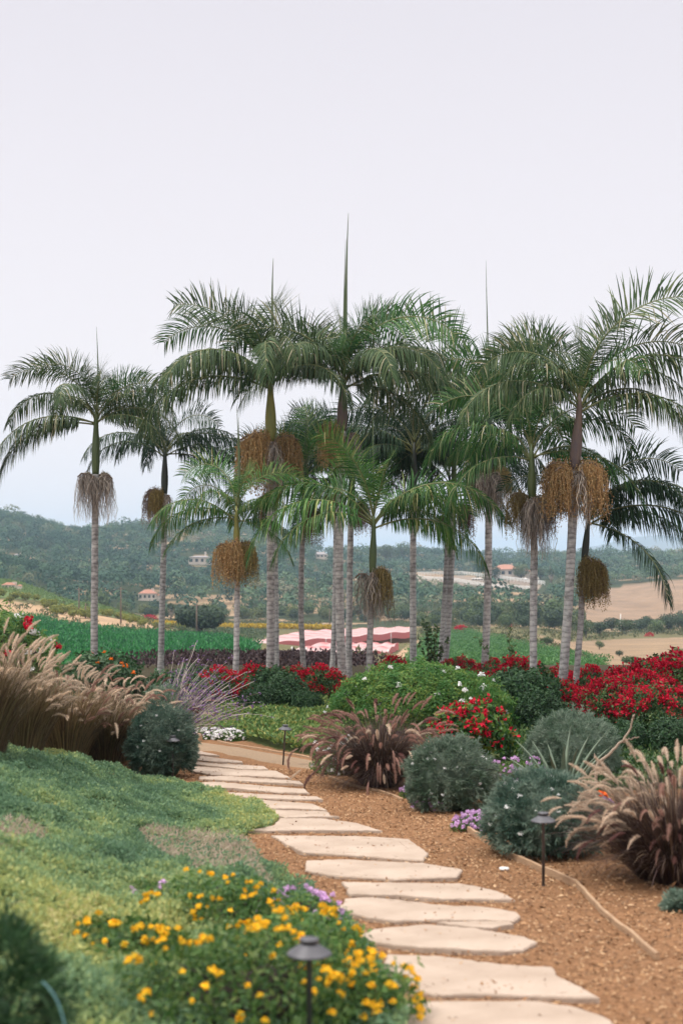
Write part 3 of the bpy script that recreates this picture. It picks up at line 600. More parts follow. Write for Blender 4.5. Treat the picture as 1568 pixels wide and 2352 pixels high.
PALMS = [
 # trunk points px (ground u first), crownshaft top px, depth, width px, shaft mat, frond mat, frond scale, fronds [(az,type)], fruits [(az,kind,scale)], spears, label
 dict(t=[(217, 1560), (217, 1400), (219, 1200), (220, 1085)], c=(221, 962), Y=36, w=17, cs='cs_green', fm='frond', s=.92, seed=1,
      fr=[(185, 'V', 1), (0, 'V', .85), (178, 'H', 1.02), (190, 'D', 1.08), (183, 'L', 1.12), (195, 'L', 1.0), (250, 'H', .95), (290, 'V', .9), (350, 'H', .95), (5, 'D', .95), (330, 'D', .9), (90, 'V', .9), (60, 'H', 1), (130, 'H', 1), (270, 'U', .62), (225, 'V', .8)],
      ft=[(200, 'g', 1.0), (340, 'g', 1.05), (270, 'g', .95), (20, 't', .62), (165, 't', .6)], sp=[(-1, 1.2)], lab='leftmost tall palm with dry grey fruit strands standing apart from the others'),
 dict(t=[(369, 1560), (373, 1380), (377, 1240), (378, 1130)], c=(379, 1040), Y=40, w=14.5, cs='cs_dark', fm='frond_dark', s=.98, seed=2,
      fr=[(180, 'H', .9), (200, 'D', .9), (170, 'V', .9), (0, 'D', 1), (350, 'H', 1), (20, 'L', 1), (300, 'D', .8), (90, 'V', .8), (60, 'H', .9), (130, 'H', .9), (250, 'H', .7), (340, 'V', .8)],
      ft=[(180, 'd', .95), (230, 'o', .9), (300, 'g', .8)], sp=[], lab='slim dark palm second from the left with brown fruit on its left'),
 dict(t=[(538, 1625), (543, 1500), (545, 1360), (544, 1250)], c=(543, 1185), Y=30.9, w=14, cs='cs_yellow', fm='frond_bright', s=.72, seed=3,
      fr=[(180, 'H', 1.05), (190, 'D', 1.0), (172, 'L', .9), (0, 'H', .7), (8, 'D', .72), (350, 'L', .72), (150, 'V', .95), (30, 'V', .9), (270, 'D', .7), (225, 'H', .8), (315, 'H', .7), (90, 'V', .8)],
      ft=[(200, 'f', .85), (330, 'o', .82), (265, 'f', .9), (20, 'd', .7)], sp=[(-1, 1.2), (3, 1.1)], lab='short palm in front with a bushy orange fruit mop under its small crown'),
 dict(t=[(620, 1590), (622, 1450), (622, 1250), (622, 1010)], c=(621, 880), Y=33, w=19.5, cs='cs_yellow', fm='frond', s=1.07, seed=4, fat=1.5,
      fr=[(180, 'U', .98), (168, 'V', 1.0), (185, 'H', 1.05), (192, 'D', 1.1), (205, 'H', 1.0), (0, 'V', .9), (345, 'H', .92), (320, 'D', .85), (262, 'H', .9), (90, 'U', .95), (20, 'H', .9), (60, 'V', .9), (120, 'V', 1), (150, 'H', 1), (240, 'D', .7), (300, 'V', .8)],
      ft=[(195, 'f', 1.3), (350, 'f', 1.15), (285, 'g', 1.1), (225, 'f', 1.2)], sp=[(1, .95, 1), (4, .8)], lab='tall palm with a swollen yellow green crownshaft above two orange fruit mops'),
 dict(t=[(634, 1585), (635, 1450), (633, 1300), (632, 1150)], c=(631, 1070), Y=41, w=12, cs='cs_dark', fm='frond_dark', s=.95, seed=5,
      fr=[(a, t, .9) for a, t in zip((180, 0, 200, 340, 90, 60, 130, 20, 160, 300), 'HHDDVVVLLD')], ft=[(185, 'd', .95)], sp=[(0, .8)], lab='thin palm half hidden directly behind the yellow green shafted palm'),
 dict(t=[(708, 1612), (697, 1540), (691, 1420), (692, 1300), (698, 1170)], c=(701, 1090), Y=34.2, w=13, cs='cs_dark', fm='frond_bright', s=.72, seed=6,
      fr=[(a, t, .95) for a, t in zip((180, 0, 200, 340, 90, 60, 130, 20, 160, 300, 250), 'HHDDUVVLLDH')], ft=[(330, 'd', .8), (20, 'g', .7)], sp=[(4, .8)], lab='thin leaning palm with a kinked base between dark shrub and red bougainvillea'),
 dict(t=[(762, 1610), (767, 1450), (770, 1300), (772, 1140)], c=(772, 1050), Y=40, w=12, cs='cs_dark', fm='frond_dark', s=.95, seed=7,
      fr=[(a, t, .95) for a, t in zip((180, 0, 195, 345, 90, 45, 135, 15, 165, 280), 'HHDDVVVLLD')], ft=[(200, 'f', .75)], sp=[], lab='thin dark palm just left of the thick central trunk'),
 dict(t=[(789, 1590), (781, 1450), (778, 1300), (780, 1150), (785, 985)], c=(787, 880), Y=33, w=20.5, cs='cs_brown', fm='frond', s=1.1, seed=8, fat=1.1,
      fr=[(178, 'V', 1.05), (186, 'H', .98), (200, 'D', .85), (228, 'H', .85), (340, 'H', .95), (0, 'D', 1.12), (10, 'H', 1.1), (352, 'V', 1.0), (310, 'H', .9), (30, 'U', .78), (90, 'U', .85), (60, 'V', 1), (120, 'V', 1), (150, 'H', 1.05), (285, 'V', .7), (20, 'L', .9)],
      ft=[(190, 'f', .95), (230, 'f', .9), (340, 'g', .9)], sp=[(4, 1.3, 1), (1, 1.9)], lab='tallest central palm with a thick spear leaf rising high above its crown'),
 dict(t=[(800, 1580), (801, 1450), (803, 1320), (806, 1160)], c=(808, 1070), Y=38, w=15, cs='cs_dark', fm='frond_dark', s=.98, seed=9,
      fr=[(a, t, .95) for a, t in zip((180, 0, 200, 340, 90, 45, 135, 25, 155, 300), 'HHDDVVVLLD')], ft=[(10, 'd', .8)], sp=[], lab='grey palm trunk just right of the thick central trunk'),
 dict(t=[(845, 1590), (848, 1500), (851, 1420), (855, 1310)], c=(858, 1205), Y=29.5, w=15, cs='cs_green', fm='frond_bright', s=.95, seed=10,
      fr=[(182, 'H', 1.1), (192, 'D', 1.12), (215, 'D', .95), (165, 'V', .78), (358, 'H', 1.08), (350, 'D', .98), (340, 'H', .95), (10, 'V', .9), (240, 'L', .9), (120, 'U', .8), (80, 'V', .9), (235, 'U', .85), (20, 'D', .9)],
      ft=[(190, 'g', .92), (350, 'g', 1.0), (270, 'g', .98), (320, 'o', .75)], sp=[(-1, 1.5)], lab='short bright green palm in the middle with grey fruit strands on its trunk'),
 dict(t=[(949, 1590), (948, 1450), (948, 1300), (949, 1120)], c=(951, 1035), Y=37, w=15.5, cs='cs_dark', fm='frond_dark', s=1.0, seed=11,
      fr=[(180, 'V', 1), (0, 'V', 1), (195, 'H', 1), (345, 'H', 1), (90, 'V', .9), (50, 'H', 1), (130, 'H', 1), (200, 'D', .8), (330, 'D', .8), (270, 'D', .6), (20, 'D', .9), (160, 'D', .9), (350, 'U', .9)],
      ft=[(280, 'g', .75)], sp=[(-3, .7)], lab='straight palm standing alone right of centre with a dark spreading crown'),
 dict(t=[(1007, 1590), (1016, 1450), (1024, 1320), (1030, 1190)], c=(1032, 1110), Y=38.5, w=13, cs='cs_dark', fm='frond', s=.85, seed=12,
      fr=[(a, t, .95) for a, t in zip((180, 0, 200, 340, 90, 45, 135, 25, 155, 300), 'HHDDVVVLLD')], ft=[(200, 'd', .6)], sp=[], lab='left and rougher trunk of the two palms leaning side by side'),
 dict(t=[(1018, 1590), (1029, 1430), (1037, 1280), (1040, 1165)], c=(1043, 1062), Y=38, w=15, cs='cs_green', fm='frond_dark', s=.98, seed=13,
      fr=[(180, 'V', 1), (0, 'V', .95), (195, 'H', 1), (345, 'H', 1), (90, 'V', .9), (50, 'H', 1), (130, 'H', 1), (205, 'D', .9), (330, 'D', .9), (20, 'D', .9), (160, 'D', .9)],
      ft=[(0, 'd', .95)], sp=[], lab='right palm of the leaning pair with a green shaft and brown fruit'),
 dict(t=[(1109, 1585), (1116, 1460), (1121, 1300), (1122, 1085)], c=(1124, 945), Y=35.5, w=17.5, cs='cs_dark', fm='frond', s=1.2, seed=14, fat=1.15,
      fr=[(180, 'U', 1.0), (172, 'V', 1.02), (188, 'H', 1.05), (198, 'D', 1), (215, 'H', .85), (0, 'V', .9), (350, 'H', .9), (20, 'D', .9), (330, 'D', .85), (90, 'V', 1), (60, 'H', 1), (130, 'V', 1), (280, 'D', .6), (25, 'U', .9), (245, 'D', .8)],
      ft=[(190, 'd', .95), (220, 'g', 1.0), (300, 'g', 1.05), (350, 'o', .95), (260, 'g', .9)], sp=[(0, 2.15)], lab='palm with a thin straight spear leaf and long shaggy brown fruit strands'),
 dict(t=[(1232, 1682), (1224, 1580), (1224, 1400), (1226, 1260), (1221, 1140)], c=(1220, 1045), Y=28.3, w=18, cs='cs_green', fm='frond_new', s=.92, seed=15, fat=1.2,
      fr=[(165, 'U', 1.1), (100, 'U', 1.15), (180, 'V', .95), (0, 'V', .95), (190, 'H', .95), (350, 'H', .95), (200, 'L', .85), (340, 'L', .9), (250, 'L', .75), (60, 'H', 1), (120, 'H', 1), (300, 'D', .7), (20, 'D', .9)],
      ft=[(185, 'o', .8), (270, 'g', .95), (310, 'g', 1.0), (0, 'f', .8), (240, 'g', .85)], sp=[], lab='palm whose grey trunk rises out of dark climbing foliage with olive fruit'),
 dict(t=[(1281, 1682), (1292, 1560), (1305, 1380), (1313, 1220), (1318, 1075)], c=(1330, 930), Y=27.6, w=22, cs='cs_brown', fm='frond', s=.95, seed=16, fat=1.25,
      fr=[(0, 'U', 1.12), (8, 'V', 1.08), (352, 'H', 1.12), (345, 'D', 1.05), (12, 'D', 1.1), (178, 'H', 1.0), (186, 'V', .9), (200, 'H', .85), (215, 'D', .75), (310, 'V', .7), (90, 'U', .85), (60, 'V', 1), (130, 'V', 1), (25, 'H', 1.1)],
      ft=[(185, 'f', 1.1), (355, 'f', 1.1), (215, 'f', .9), (285, 'g', 1.1), (330, 'f', .95)], sp=[(2, .8)], lab='thick leaning palm at right with two orange fruit mops and a brown shaft'),
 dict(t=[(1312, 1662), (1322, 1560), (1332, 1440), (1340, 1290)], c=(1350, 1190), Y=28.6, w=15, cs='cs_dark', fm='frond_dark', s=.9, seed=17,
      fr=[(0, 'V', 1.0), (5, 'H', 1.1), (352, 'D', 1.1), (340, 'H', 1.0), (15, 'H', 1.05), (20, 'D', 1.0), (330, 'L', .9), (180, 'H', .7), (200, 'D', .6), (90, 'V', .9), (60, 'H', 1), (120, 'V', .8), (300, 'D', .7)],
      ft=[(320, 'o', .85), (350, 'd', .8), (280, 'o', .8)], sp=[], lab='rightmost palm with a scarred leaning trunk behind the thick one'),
]
def make_palm(d):
    r = rg(900+d['seed']); Y = d['Y']; pts = [P(u, v, Y) for u, v in d['t']]
    b = on(d['t'][0][0], Y); pts[0] = b+np.array([0, 0, -.08]); top = P(*d['c'], Y)
    root = thing('king_palm', d['lab'], 'palm tree', b, 'king palms of the garden'); b = np.array(b)
    pts = np.array(pts)-b; zz = np.linspace(pts[0, 2], pts[-1, 2], 46)
    ks = pts[:, 2]; px = np.interp(zz, ks, pts[:, 0]); 
    for _ in range(3): px[1:-1] = (px[:-2]+2*px[1:-1]+px[2:])/4
    path = np.stack([px, zz*0, zz], -1); rad = d['w']/FPX*Y*.5*(1-.10*(zz-zz[0])/(zz[-1]-zz[0]))*(1+.28*np.exp(-(zz-zz[0])/.35))
    rad = rad*(1+.015*np.sin(zz*21+r.uniform(0, 6))+.015*r.normal(size=46))
    mb = MB(); add_tube(mb, path, rad, 14); obj('trunk', mb.mesh('trunk', M['trunk']), root)
    # crownshaft
    a = path[-1]; c = top-b; n = 16; t = np.linspace(0, 1, n)[:, None]; fat = d.get('fat', 1.0); r0 = rad[-1]
    q = np.linspace(0, 1, n); rr = r0*(1.02+.45*fat*np.sin(np.clip(q*1.15, 0, 1)*math.pi)**1.2*(1-q*.35))*(1-.28*q)
    mb = MB(); add_tube(mb, np.concatenate([a-[0, 0, .05]+(c-a)*t, c[None]+[[0, 0, .22]]]), np.concatenate([rr, [rr[-1]*.45]]), 12)
    obj('crownshaft', mb.mesh('crownshaft', M[d['cs']]), root)
    extra = [((r.uniform(15, 165) if ty != 'U' else r.uniform(150, 390)), ty, r.uniform(.85, 1.02)*(.72 if ty == 'U' else 1)) for ty in ('UVHD' if d['seed'] in (2, 5, 7, 9, 11) else 'UVH')]
    for az, ty, s in d['fr']+extra:
        if ty in 'DL' and 232 < az % 360 < 308: continue
        me = FM[ty][r.integers(0, 3)]; s = s*d['s']*r.uniform(.95, 1.05)
        m = Matrix.Translation(c+[0, 0, r.uniform(-.12, .12)+(.12 if ty in 'UV' else -.05)]) @ Matrix.Rotation(R(az+r.uniform(-7, 7)), 4, 'Z') @ Matrix.Rotation(R(r.uniform(-6, 6)), 4, 'Y') @ Matrix.Rotation(R(r.uniform(-8, 8)), 4, 'X') @ Matrix.Diagonal((s, s*(1 if r.random() < .5 else -1), s, 1))
        fm = d['fm']; q = r.random()
        if ty in 'UV' and q < .35 and fm == 'frond': fm = 'frond_new'
        obj('frond', me, root, matrix=m, mat=M[fm])
    for sp in d['sp']:
        k = sp[2] if len(sp) > 2 else (0 if d['seed'] % 2 else 2)
        m = Matrix.Translation(c+[0, 0, .05]) @ Matrix.Rotation(R(sp[0]+r.uniform(-2, 2)), 4, 'Y') @ Matrix.Diagonal((1, 1, sp[1]*(1.15 if k else 1), 1)); obj('spear_leaf', SP[k], root, matrix=m)
    for az, kd, s in d['ft']:
        me = (MOPG if kd == 'g' else MOPF)[r.integers(0, 2)]; mt = M[{'f': 'fr_orange', 'g': 'fr_grey', 'o': 'fr_olive', 'd': 'fr_dark', 't': 'dry_leaf'}[kd]]
        off = nrm(np.array([math.cos(R(az)), math.sin(R(az)), 0]))*r0*.8
        m = Matrix.Translation(a+off+[0, 0, (-.05 if kd != 'g' else -.2)+r.uniform(-.06, .06)]) @ Matrix.Rotation(R(az), 4, 'Z') @ Matrix.Diagonal((s, s, s, 1))
        obj('fruit_cluster', me, root, matrix=m, mat=mt)
for d in PALMS: make_palm(d)

#@@PLANTS
# ---------------------------------------------------------------- shrubs
def dome_pts(r, n, rx, ry, rz, zc, lump, seed, inner=.35, freq=2.4, zlo=-.35):
    D = rdir(r, int(n*1.8)); D = D[D[:, 2] > zlo][:n]; n = len(D)
    k = (1+lump*fbm(D*freq, seed)+lump*1.5*(vnoise(D*8, seed+9)-.35)**3*2.2)*(1-inner*r.random(n)**2.2)
    p = D*np.array([rx, ry, rz])*k[:, None]+np.array([0, 0, zc]); ok = p[:, 2] > .0
    return p[ok], D[ok]
def leafy_mesh(name, mats, seed, n, rx, ry, rz, zc, L, W, lump=.25, inner=.4, jit=.8, up=.3, core=.72, freq=2.4):
    r = rg(seed); p, D = dome_pts(r, n, rx, ry, rz, zc, lump, seed, inner, freq); m = len(p)
    q = rdir(r, m); d = q-.75*np.sum(q*D, -1, keepdims=True)*D+.35*D+np.array([0, 0, up*.4-.1]); V, F = leaves(p, d, D+rdir(r, m)*jit, L*r.uniform(.6, 1.25, m), W*r.uniform(.7, 1.2, m))
    mb = MB().add(V, F, 0); hull(mb, rx*core, ry*core, rz*core, zc, lump, seed, 1, 12, .0); return mb.mesh(name, mats)
def tuft_mesh(name, mats, seed, nt, k, rx, ry, rz, zc, L, W, lump=.08, core=.80):
    r = rg(seed); p, D = dome_pts(r, nt, rx, ry, rz, zc, lump, seed, .22, 3.2, -.55); m = len(p); p = p+D*(np.where(r.random(m) < .07, r.uniform(.03, .16, m), 0)*rx)[:, None]
    p = np.repeat(p, k, 0)+r.normal(size=(m*k, 3))*.006; D2 = np.repeat(D, k, 0); d = D2+rdir(r, m*k)*.85
    s = np.tile(np.linspace(-.02, .045, k), m)[:, None]; V, F = leaves(p+D2*s, d, rdir(r, m*k), L*r.uniform(.6, 1.2, m*k), W)
    mb = MB().add(V, F, 0); hull(mb, rx*core, ry*core, rz*core, zc, lump, seed, 0, 14, .0); return mb.mesh(name, mats)
def stems_mesh(seed, n, h, sp, mat):
    r = rg(seed); mb = MB()
    for i in range(n):
        a = r.uniform(0, 6.28); q = np.linspace(0, 1, 6); rad = sp*r.uniform(.3, .9)
        add_tube(mb, np.stack([np.cos(a)*rad*q**1.3+.02*np.sin(q*7+i), np.sin(a)*rad*q**1.3, h*r.uniform(.6, .95)*q], -1), .012*(1-q*.7), 5)
    return mb.mesh('stems', mat)
def petals(mb, r, c, n, rad, L, W, m=0, upk=.5):
    d = rdir(r, n); d[:, 2] = np.abs(d[:, 2])*upk+.2; p = np.asarray(c)+d*rad*.4
    V, F = leaves(p, d, rdir(r, n), L, W); mb.add(V, F, m)
def head_mesh(name, mat, seed, n, rad, L, W):
    r = rg(seed); mb = MB(); d = rdir(r, n); d[:, 2] = np.where(d[:, 2] < -.3, -d[:, 2], d[:, 2])
    V, F = leaves(d*rad*.75, nrm(d+rdir(r, n)*.9), d, L, W); mb.add(V, F, 0); hull(mb, rad*.75, rad*.75, rad*.6, 0, .1, seed, 0, 6); return mb.mesh(name, mat)
H_W = [head_mesh('blossom', M['white_petal'], i, 16, .022, .024, .018) for i in (1, 2)]
H_P = [head_mesh('blossom', M['white_petal'], i, 22, .045, .045, .035) for i in (3, 4)]
H_L = [head_mesh('flower_head', M['lilac_petal'], i, 22, .024, .022, .018) for i in (5, 6)]
H_Y = [head_mesh('flower_head', M['yellow_petal'], i, 30, .021, .02, .017) for i in (7, 8, 9)]
def scatter_heads(root, name, meshes, seed, n, rx, ry, rz, zc, lump, lseed, front=True, smin=.7, smax=1.3, zlo=.0, freq=2.4, out=1.0, cl=False):
    r = rg(seed); c = 0; CC = rdir(r, int(n*1.1)+4)
    while c < n:
        D = rdir(r, 1)[0]
        if cl and r.random() < .8: D = nrm(CC[r.integers(0, len(CC))]+rdir(r, 1)[0]*.10)
        if D[2] < zlo or (front and D[1] > .35): continue
        k = (1+lump*float(fbm(D[None]*freq, lseed)[0]))*out
        p = D*np.array([rx, ry, rz])*k+np.array([0, 0, zc])
        if p[2] < .02: continue
        s = r.uniform(smin, smax); obj(name, meshes[r.integers(0, len(meshes))], root, matrix=Matrix.Translation(p) @ Matrix.Rotation(r.uniform(0, 6), 4, 'Z') @ Matrix.Rotation(r.uniform(-.5, .5), 4, 'X') @ Matrix.Diagonal((s, s, s, 1))); c += 1
# grey rounded shrubs
for (u, v, wpx, hpx, lab, mt, fl, seed) in ((1040, 1868, 205, 158, 'round grey green shrub nearest the purple fountain grass', 'shrub_grey', 30, 41),
        (1262, 1976, 268, 182, 'round blue green shrub behind the right hand path lamp', 'shrub_grey_dk', 30, 42),
        (1328, 1800, 215, 152, 'round grey green shrub behind the agave', 'shrub_grey', 0, 43),
        (358, 1795, 155, 165, 'upright blue green shrub behind the left path lamp', 'shrub_grey_dk', 14, 44)):
    c = G(u, v); Y = c[1]; rx = wpx/FPX*Y/2; h = hpx/FPX*Y; c = c+np.array([0, rx*(1.5 if u == 358 else .75), 0]); c[2] = float(g(c[0], c[1]))
    t = thing('rounded_shrub', lab, 'shrub', c, 'clipped grey green shrubs'); rz = h*.58; zc = h-rz
    obj('foliage', tuft_mesh('foliage', [M[mt], M['twig']], seed, 1500, 11, rx*.95, rx*.95, rz*.98, zc, .062, .013, .16), t); obj('stems', stems_mesh(seed, 10, h*.8, rx*.6, M['branch']), t)
    if fl: scatter_heads(t, 'blossom', H_W, seed, fl, rx, rx, rz, zc, .10, seed, True, .5, .85, -.3, 3.2)
# plumbago
c = on(965, 25.5); t = thing('plumbago_shrub', 'wide bright green shrub with scattered white blossoms under the palms', 'shrub', c)
obj('foliage', leafy_mesh('foliage', [M['shrub_bright'], M['twig']], 51, 34000, 1.66, .95, .80, .38, .065, .036, .26, .4, core=.62, freq=3.2), t); obj('stems', stems_mesh(51, 14, .9, 1.1, M['branch']), t)
scatter_heads(t, 'blossom', H_P, 52, 46, 1.66, .95, .80, .38, .26, 51, True, .5, 1.1, -.15)
c = on(775, 19.6); t = thing('plumbago_shrub', 'low straggling shrub with pale blossoms left of the purple fountain grass', 'shrub', c)
obj('foliage', leafy_mesh('foliage', [M['lant_leaf'], M['twig']], 53, 3200, .33, .33, .36, .12, .06, .025, .3, .6, core=.4), t)
scatter_heads(t, 'blossom', H_P, 54, 42, .36, .36, .42, .12, .3, 53, True, .4, .8, -.2)
# bougainvillea
def boug(seed, nl, nb, rx, ry, rz, zc, big=False):
    lf = leafy_mesh('foliage', [M['boug_big' if big else 'boug_leaf'], M['twig']], seed, nl, rx, ry, rz, zc, .10 if big else .075, .075 if big else .045, .36, .4, core=.58, freq=3.0)
    r = rg(seed+1); mb = MB(); p, D = dome_pts(r, nb, rx*1.03, ry*1.03, rz*1.05, zc, .36, seed, .12, 3.0); w = fbm(D*4.6+7, seed+3)-.35*(D[:, 2] < .0)
    k = w > (.10 if big else .0); p, D = p[k], D[k]; n = len(p)
    p = np.repeat(p, 5, 0)+r.normal(size=(n*5, 3))*.03; D = np.repeat(D, 5, 0)
    V, F = leaves(p, D+rdir(r, n*5)*1.1, rdir(r, n*5), .062*r.uniform(.7, 1.3, n*5), .052); mb.add(V, F, 0)
    return lf, mb.mesh('blossoms', M['bract'])
BG = [boug(61, 6500, 1500, .80, .6, .62, .45), boug(64, 6500, 1500, .75, .6, .66, .42), boug(67, 6500, 1300, .85, .65, .58, .46)]
BST = stems_mesh(69, 9, .9, .6, M['branch'])
BL = [(505, 29.9, .74, 'red bougainvillea behind the salvia at the left end'), (585, 31.2, .72, 'red bougainvillea behind the short orange fruited palm'), (668, 32.2, .7, 'red bougainvillea half covered by the dark rose shrub'), (738, 31.2, .72, 'small red bougainvillea left of the thick central trunk'),
      (905, 37.5, .6, 'red bougainvillea peeping over the bright green shrub'), (1050, 36.5, .66, 'red bougainvillea behind the leaning pair of palms'), (1135, 35.5, .62, 'red bougainvillea behind the spear leafed palm'),
      (1195, 30.5, .9, 'sparse bougainvillea left of the trunk wrapped in foliage'), (1265, 30.0, .78, 'red bougainvillea between two grey trunks at right'), (1360, 29.2, .78, 'red bougainvillea right of the rightmost palm trunk'), (1440, 28.4, .82, 'red bougainvillea in the middle of the right hedge'), (1525, 27.6, 1.15, 'tall red bougainvillea near the right edge of the photo'), (1610, 26.5, 1.2, 'red bougainvillea cut by the right edge of the photo'), (1290, 27.6, .7, 'red bougainvillea between the thick and the rightmost trunk'), (1405, 26.8, .8, 'loose red bougainvillea right of the two leaning trunks'), (1480, 26.2, .85, 'bright red bougainvillea in front of the right hedge'), (1400, 25.6, .78, 'low shaded bougainvillea below the right hedge'), (1500, 24.6, .86, 'low bougainvillea behind the large right fountain grass')]
for i, (u, Y, s, lab) in enumerate(BL):
    lf, br = BG[i % 3]; c = on(u, Y); t = thing('bougainvillea', lab, 'flowering shrub', c, 'red bougainvillea hedge', rz=i*2.1, scale=s)
    obj('foliage', lf, t); obj('blossoms', br, t)['kind'] = 'stuff'; obj('stems', BST, t)
lf, br = boug(71, 2600, 900, .62, .5, .5, .34, True); c = on(1085, 21); t = thing('bougainvillea', 'large leaved red bougainvillea spilling in front of the bright green shrub', 'flowering shrub', c, rz=3.6)
obj('foliage', lf, t); obj('blossoms', br, t)['kind'] = 'stuff'; obj('stems', stems_mesh(71, 8, .6, .5, M['branch']), t)
# dark shrubs
DK = [leafy_mesh('foliage', [M['shrub_dark'], M['twig']], 81+i, 6000, .7, .6, .62, .38, .085, .05, .40, .45, core=.55, freq=3.2) for i in range(2)]
for i, (u, Y, s, lab) in enumerate([(600, 28.6, .62, 'low dark green shrub below the tall yellow shafted palm'), (655, 29.2, .78, 'dark green rose bush in front of the red bougainvillea'), (700, 28.8, .5, 'dark shrub at the foot of the kinked palm'), (628, 30.6, .8, 'tall dark shrub hiding the base of the yellow shafted palm'),
        (405, 27.5, .95, 'dark green shrub behind the purple salvia'), (440, 31.5, .8, 'dark shrub at the left end of the red hedge'), (1205, 26.9, 1.05, 'dark climbing foliage wrapped round a grey palm trunk'), (1245, 25.2, .7, 'low dark shrub at the foot of the wrapped palm'), (1170, 27.5, .9, 'dark shrub right of the bright green shrub'),
        (1440, 21.8, .5, 'dark low shrub between the agave and the right hedge'), (1545, 21.5, .6, 'dark low shrub behind the right fountain grass'), (1370, 22.5, .5, 'dark low shrub behind the rear round shrub'),
        (230, 27, 1.3, 'dark bush with small orange flowers behind the tan grasses')]):
    t = thing('dark_shrub', lab, 'shrub', on(u, Y), 'dark green shrubs', rz=i*1.7, scale=s); obj('foliage', DK[i % 2], t); obj('stems', BST, t)
    if u == 230: scatter_heads(t, 'flower_head', [head_mesh('flower_head', M['orange_petal'], 3, 12, .03, .03, .02)], 5, 14, .72, .62, .66, .38, .32, 82, True, .7, 1.2, .1)
t = thing('flowering_bush', 'leafy bush with white and red flowers at the left edge', 'flowering shrub', on(0, 20), scale=.97); obj('foliage', leafy_mesh('foliage', [M['lant_leaf'], M['twig']], 91, 6000, .75, .6, .85, .75, .11, .035, .3, .45), t); obj('stems', stems_mesh(91, 9, 1.3, .5, M['branch']), t)
scatter_heads(t, 'blossom', H_P, 92, 24, .75, .6, .85, .75, .3, 91, True, .7, 1.1, -.1); rb = head_mesh('red_blossom', M['bract'], 5, 24, .06, .06, .045); scatter_heads(t, 'red_blossom', [rb], 93, 5, .78, .62, .88, .78, .3, 91, True, .8, 1.2, .3)
# white flower carpet plants
for (u, v, rx, lab, sd) in ((478, 1697, .34, 'white flowering carpet plant behind the timber block', 1), (525, 1700, .24, 'smaller white flowering plant beside the gravel path', 2), (800, 1775, .32, 'white flowers at the foot of the purple fountain grass', 3)):
    c = G(u, v); t = thing('white_flowers', lab, 'flowers', c); obj('foliage', leafy_mesh('foliage', [M['lant_leaf'], M['twig']], 95+sd, 900, rx*1.1, rx*.7, .12, .02, .05, .02, .2, .5), t)
    scatter_heads(t, 'blossom', H_W, 96+sd, 98, rx*1.2, rx*.8, .17, .02, .2, 95+sd, True, .5, .95, .0)
# lilac lantana
for (u, v, rx, rz, n, lab, sd) in ((1185, 1806, .5, .30, 98, 'lilac flowered carpet behind the two round shrubs', 1), (1098, 1906, .27, .13, 80, 'small lilac lantana at the edge of the mulch', 2), (1000, 1862, .24, .13, 40, 'lilac lantana below the round grey shrub', 3), (1340, 1872, .34, .17, 60, 'lilac lantana below the agave leaves', 4), (700, 2135, .30, .22, 34, 'trailing lilac lantana between yellow lantana and path', 5), (345, 2075, .14, .12, 12, 'few lilac flower heads among the left carpet plants', 6), (945, 1832, .14, .1, 22, 'tiny lilac patch between fountain grass and grey shrub', 7)):
    c = G(u, v); t = thing('lilac_lantana', lab, 'flowers', c, 'lilac lantana plants'); obj('foliage', leafy_mesh('foliage', [M['lant_leaf' if sd != 3 else 'dry_leaf'], M['twig']], 110+sd, int(5200*rx), rx, rx*.8, rz, .02, .04, .018, .25, .5), t)
    scatter_heads(t, 'flower_head', H_L, 120+sd, n, rx*1.05, rx*.85, rz*1.15, .03, .25, 110+sd, True, .55, 1.0, .05)
# yellow lantana
for (u, v, rx, ry, rz, n, lab, sd) in ((560, 2330, .62, .5, .36, 100, 'largest yellow lantana mound at the bottom of the photo', 1), (790, 2350, .34, .32, .28, 90, 'yellow lantana right of the foreground lamp reaching over the flagstones', 2), (700, 2235, .40, .34, .30, 100, 'yellow lantana mound behind the foreground lamp', 3), (520, 2150, .46, .36, .30, 90, 'yellow lantana sprawling towards the dry thatch', 4), (270, 2205, .40, .34, .16, 46, 'low yellow lantana at the left of the flower mass', 5)):
    c = G(u, v); t = thing('yellow_lantana', lab, 'flowering shrub', c, 'yellow lantana mounds'); obj('foliage', leafy_mesh('foliage', [M['lant_leaf'], M['twig']], 130+sd, int(7500*rx), rx, ry, rz, .03, .05, .022, .42, .6, core=.5), t)
    obj('stems', stems_mesh(130+sd, 10, rz, rx*.8, M['twig']), t); scatter_heads(t, 'flower_head', H_Y, 140+sd, n, rx*1.05, ry*1.05, rz*1.15, .03, .42, 130+sd, True, .42, .85, .0, cl=True)
c = on(-15, 5.3); t = thing('feathery_shrub', 'dark blurred feathery shrub in the lower left corner', 'shrub', c); obj('foliage', tuft_mesh('foliage', [M['shrub_dark'], M['twig']], 151, 420, 10, .20, .22, .30, .20, .095, .009, .5, .3), t); obj('stems', stems_mesh(151, 10, .4, .25, M['twig']), t)
mb = MB(); q = np.linspace(0, 1, 10); a = P(98, 2255, 4.9); b = P(150, 2365, 4.8); add_tube(mb, (a-a)+q[:, None]*(b-a)+np.stack([.01*np.sin(q*3), 0*q, .02*np.sin(q*3.1)], -1), .0025, 8)
tag(obj('irrigation_hose', mb.mesh('irrigation_hose', solid('teal_plastic', (.10, .24, .26), (.08, .2, .22), 5, .4)), loc=a), 'thin teal tube poking out of the lower left shrub', 'hose')
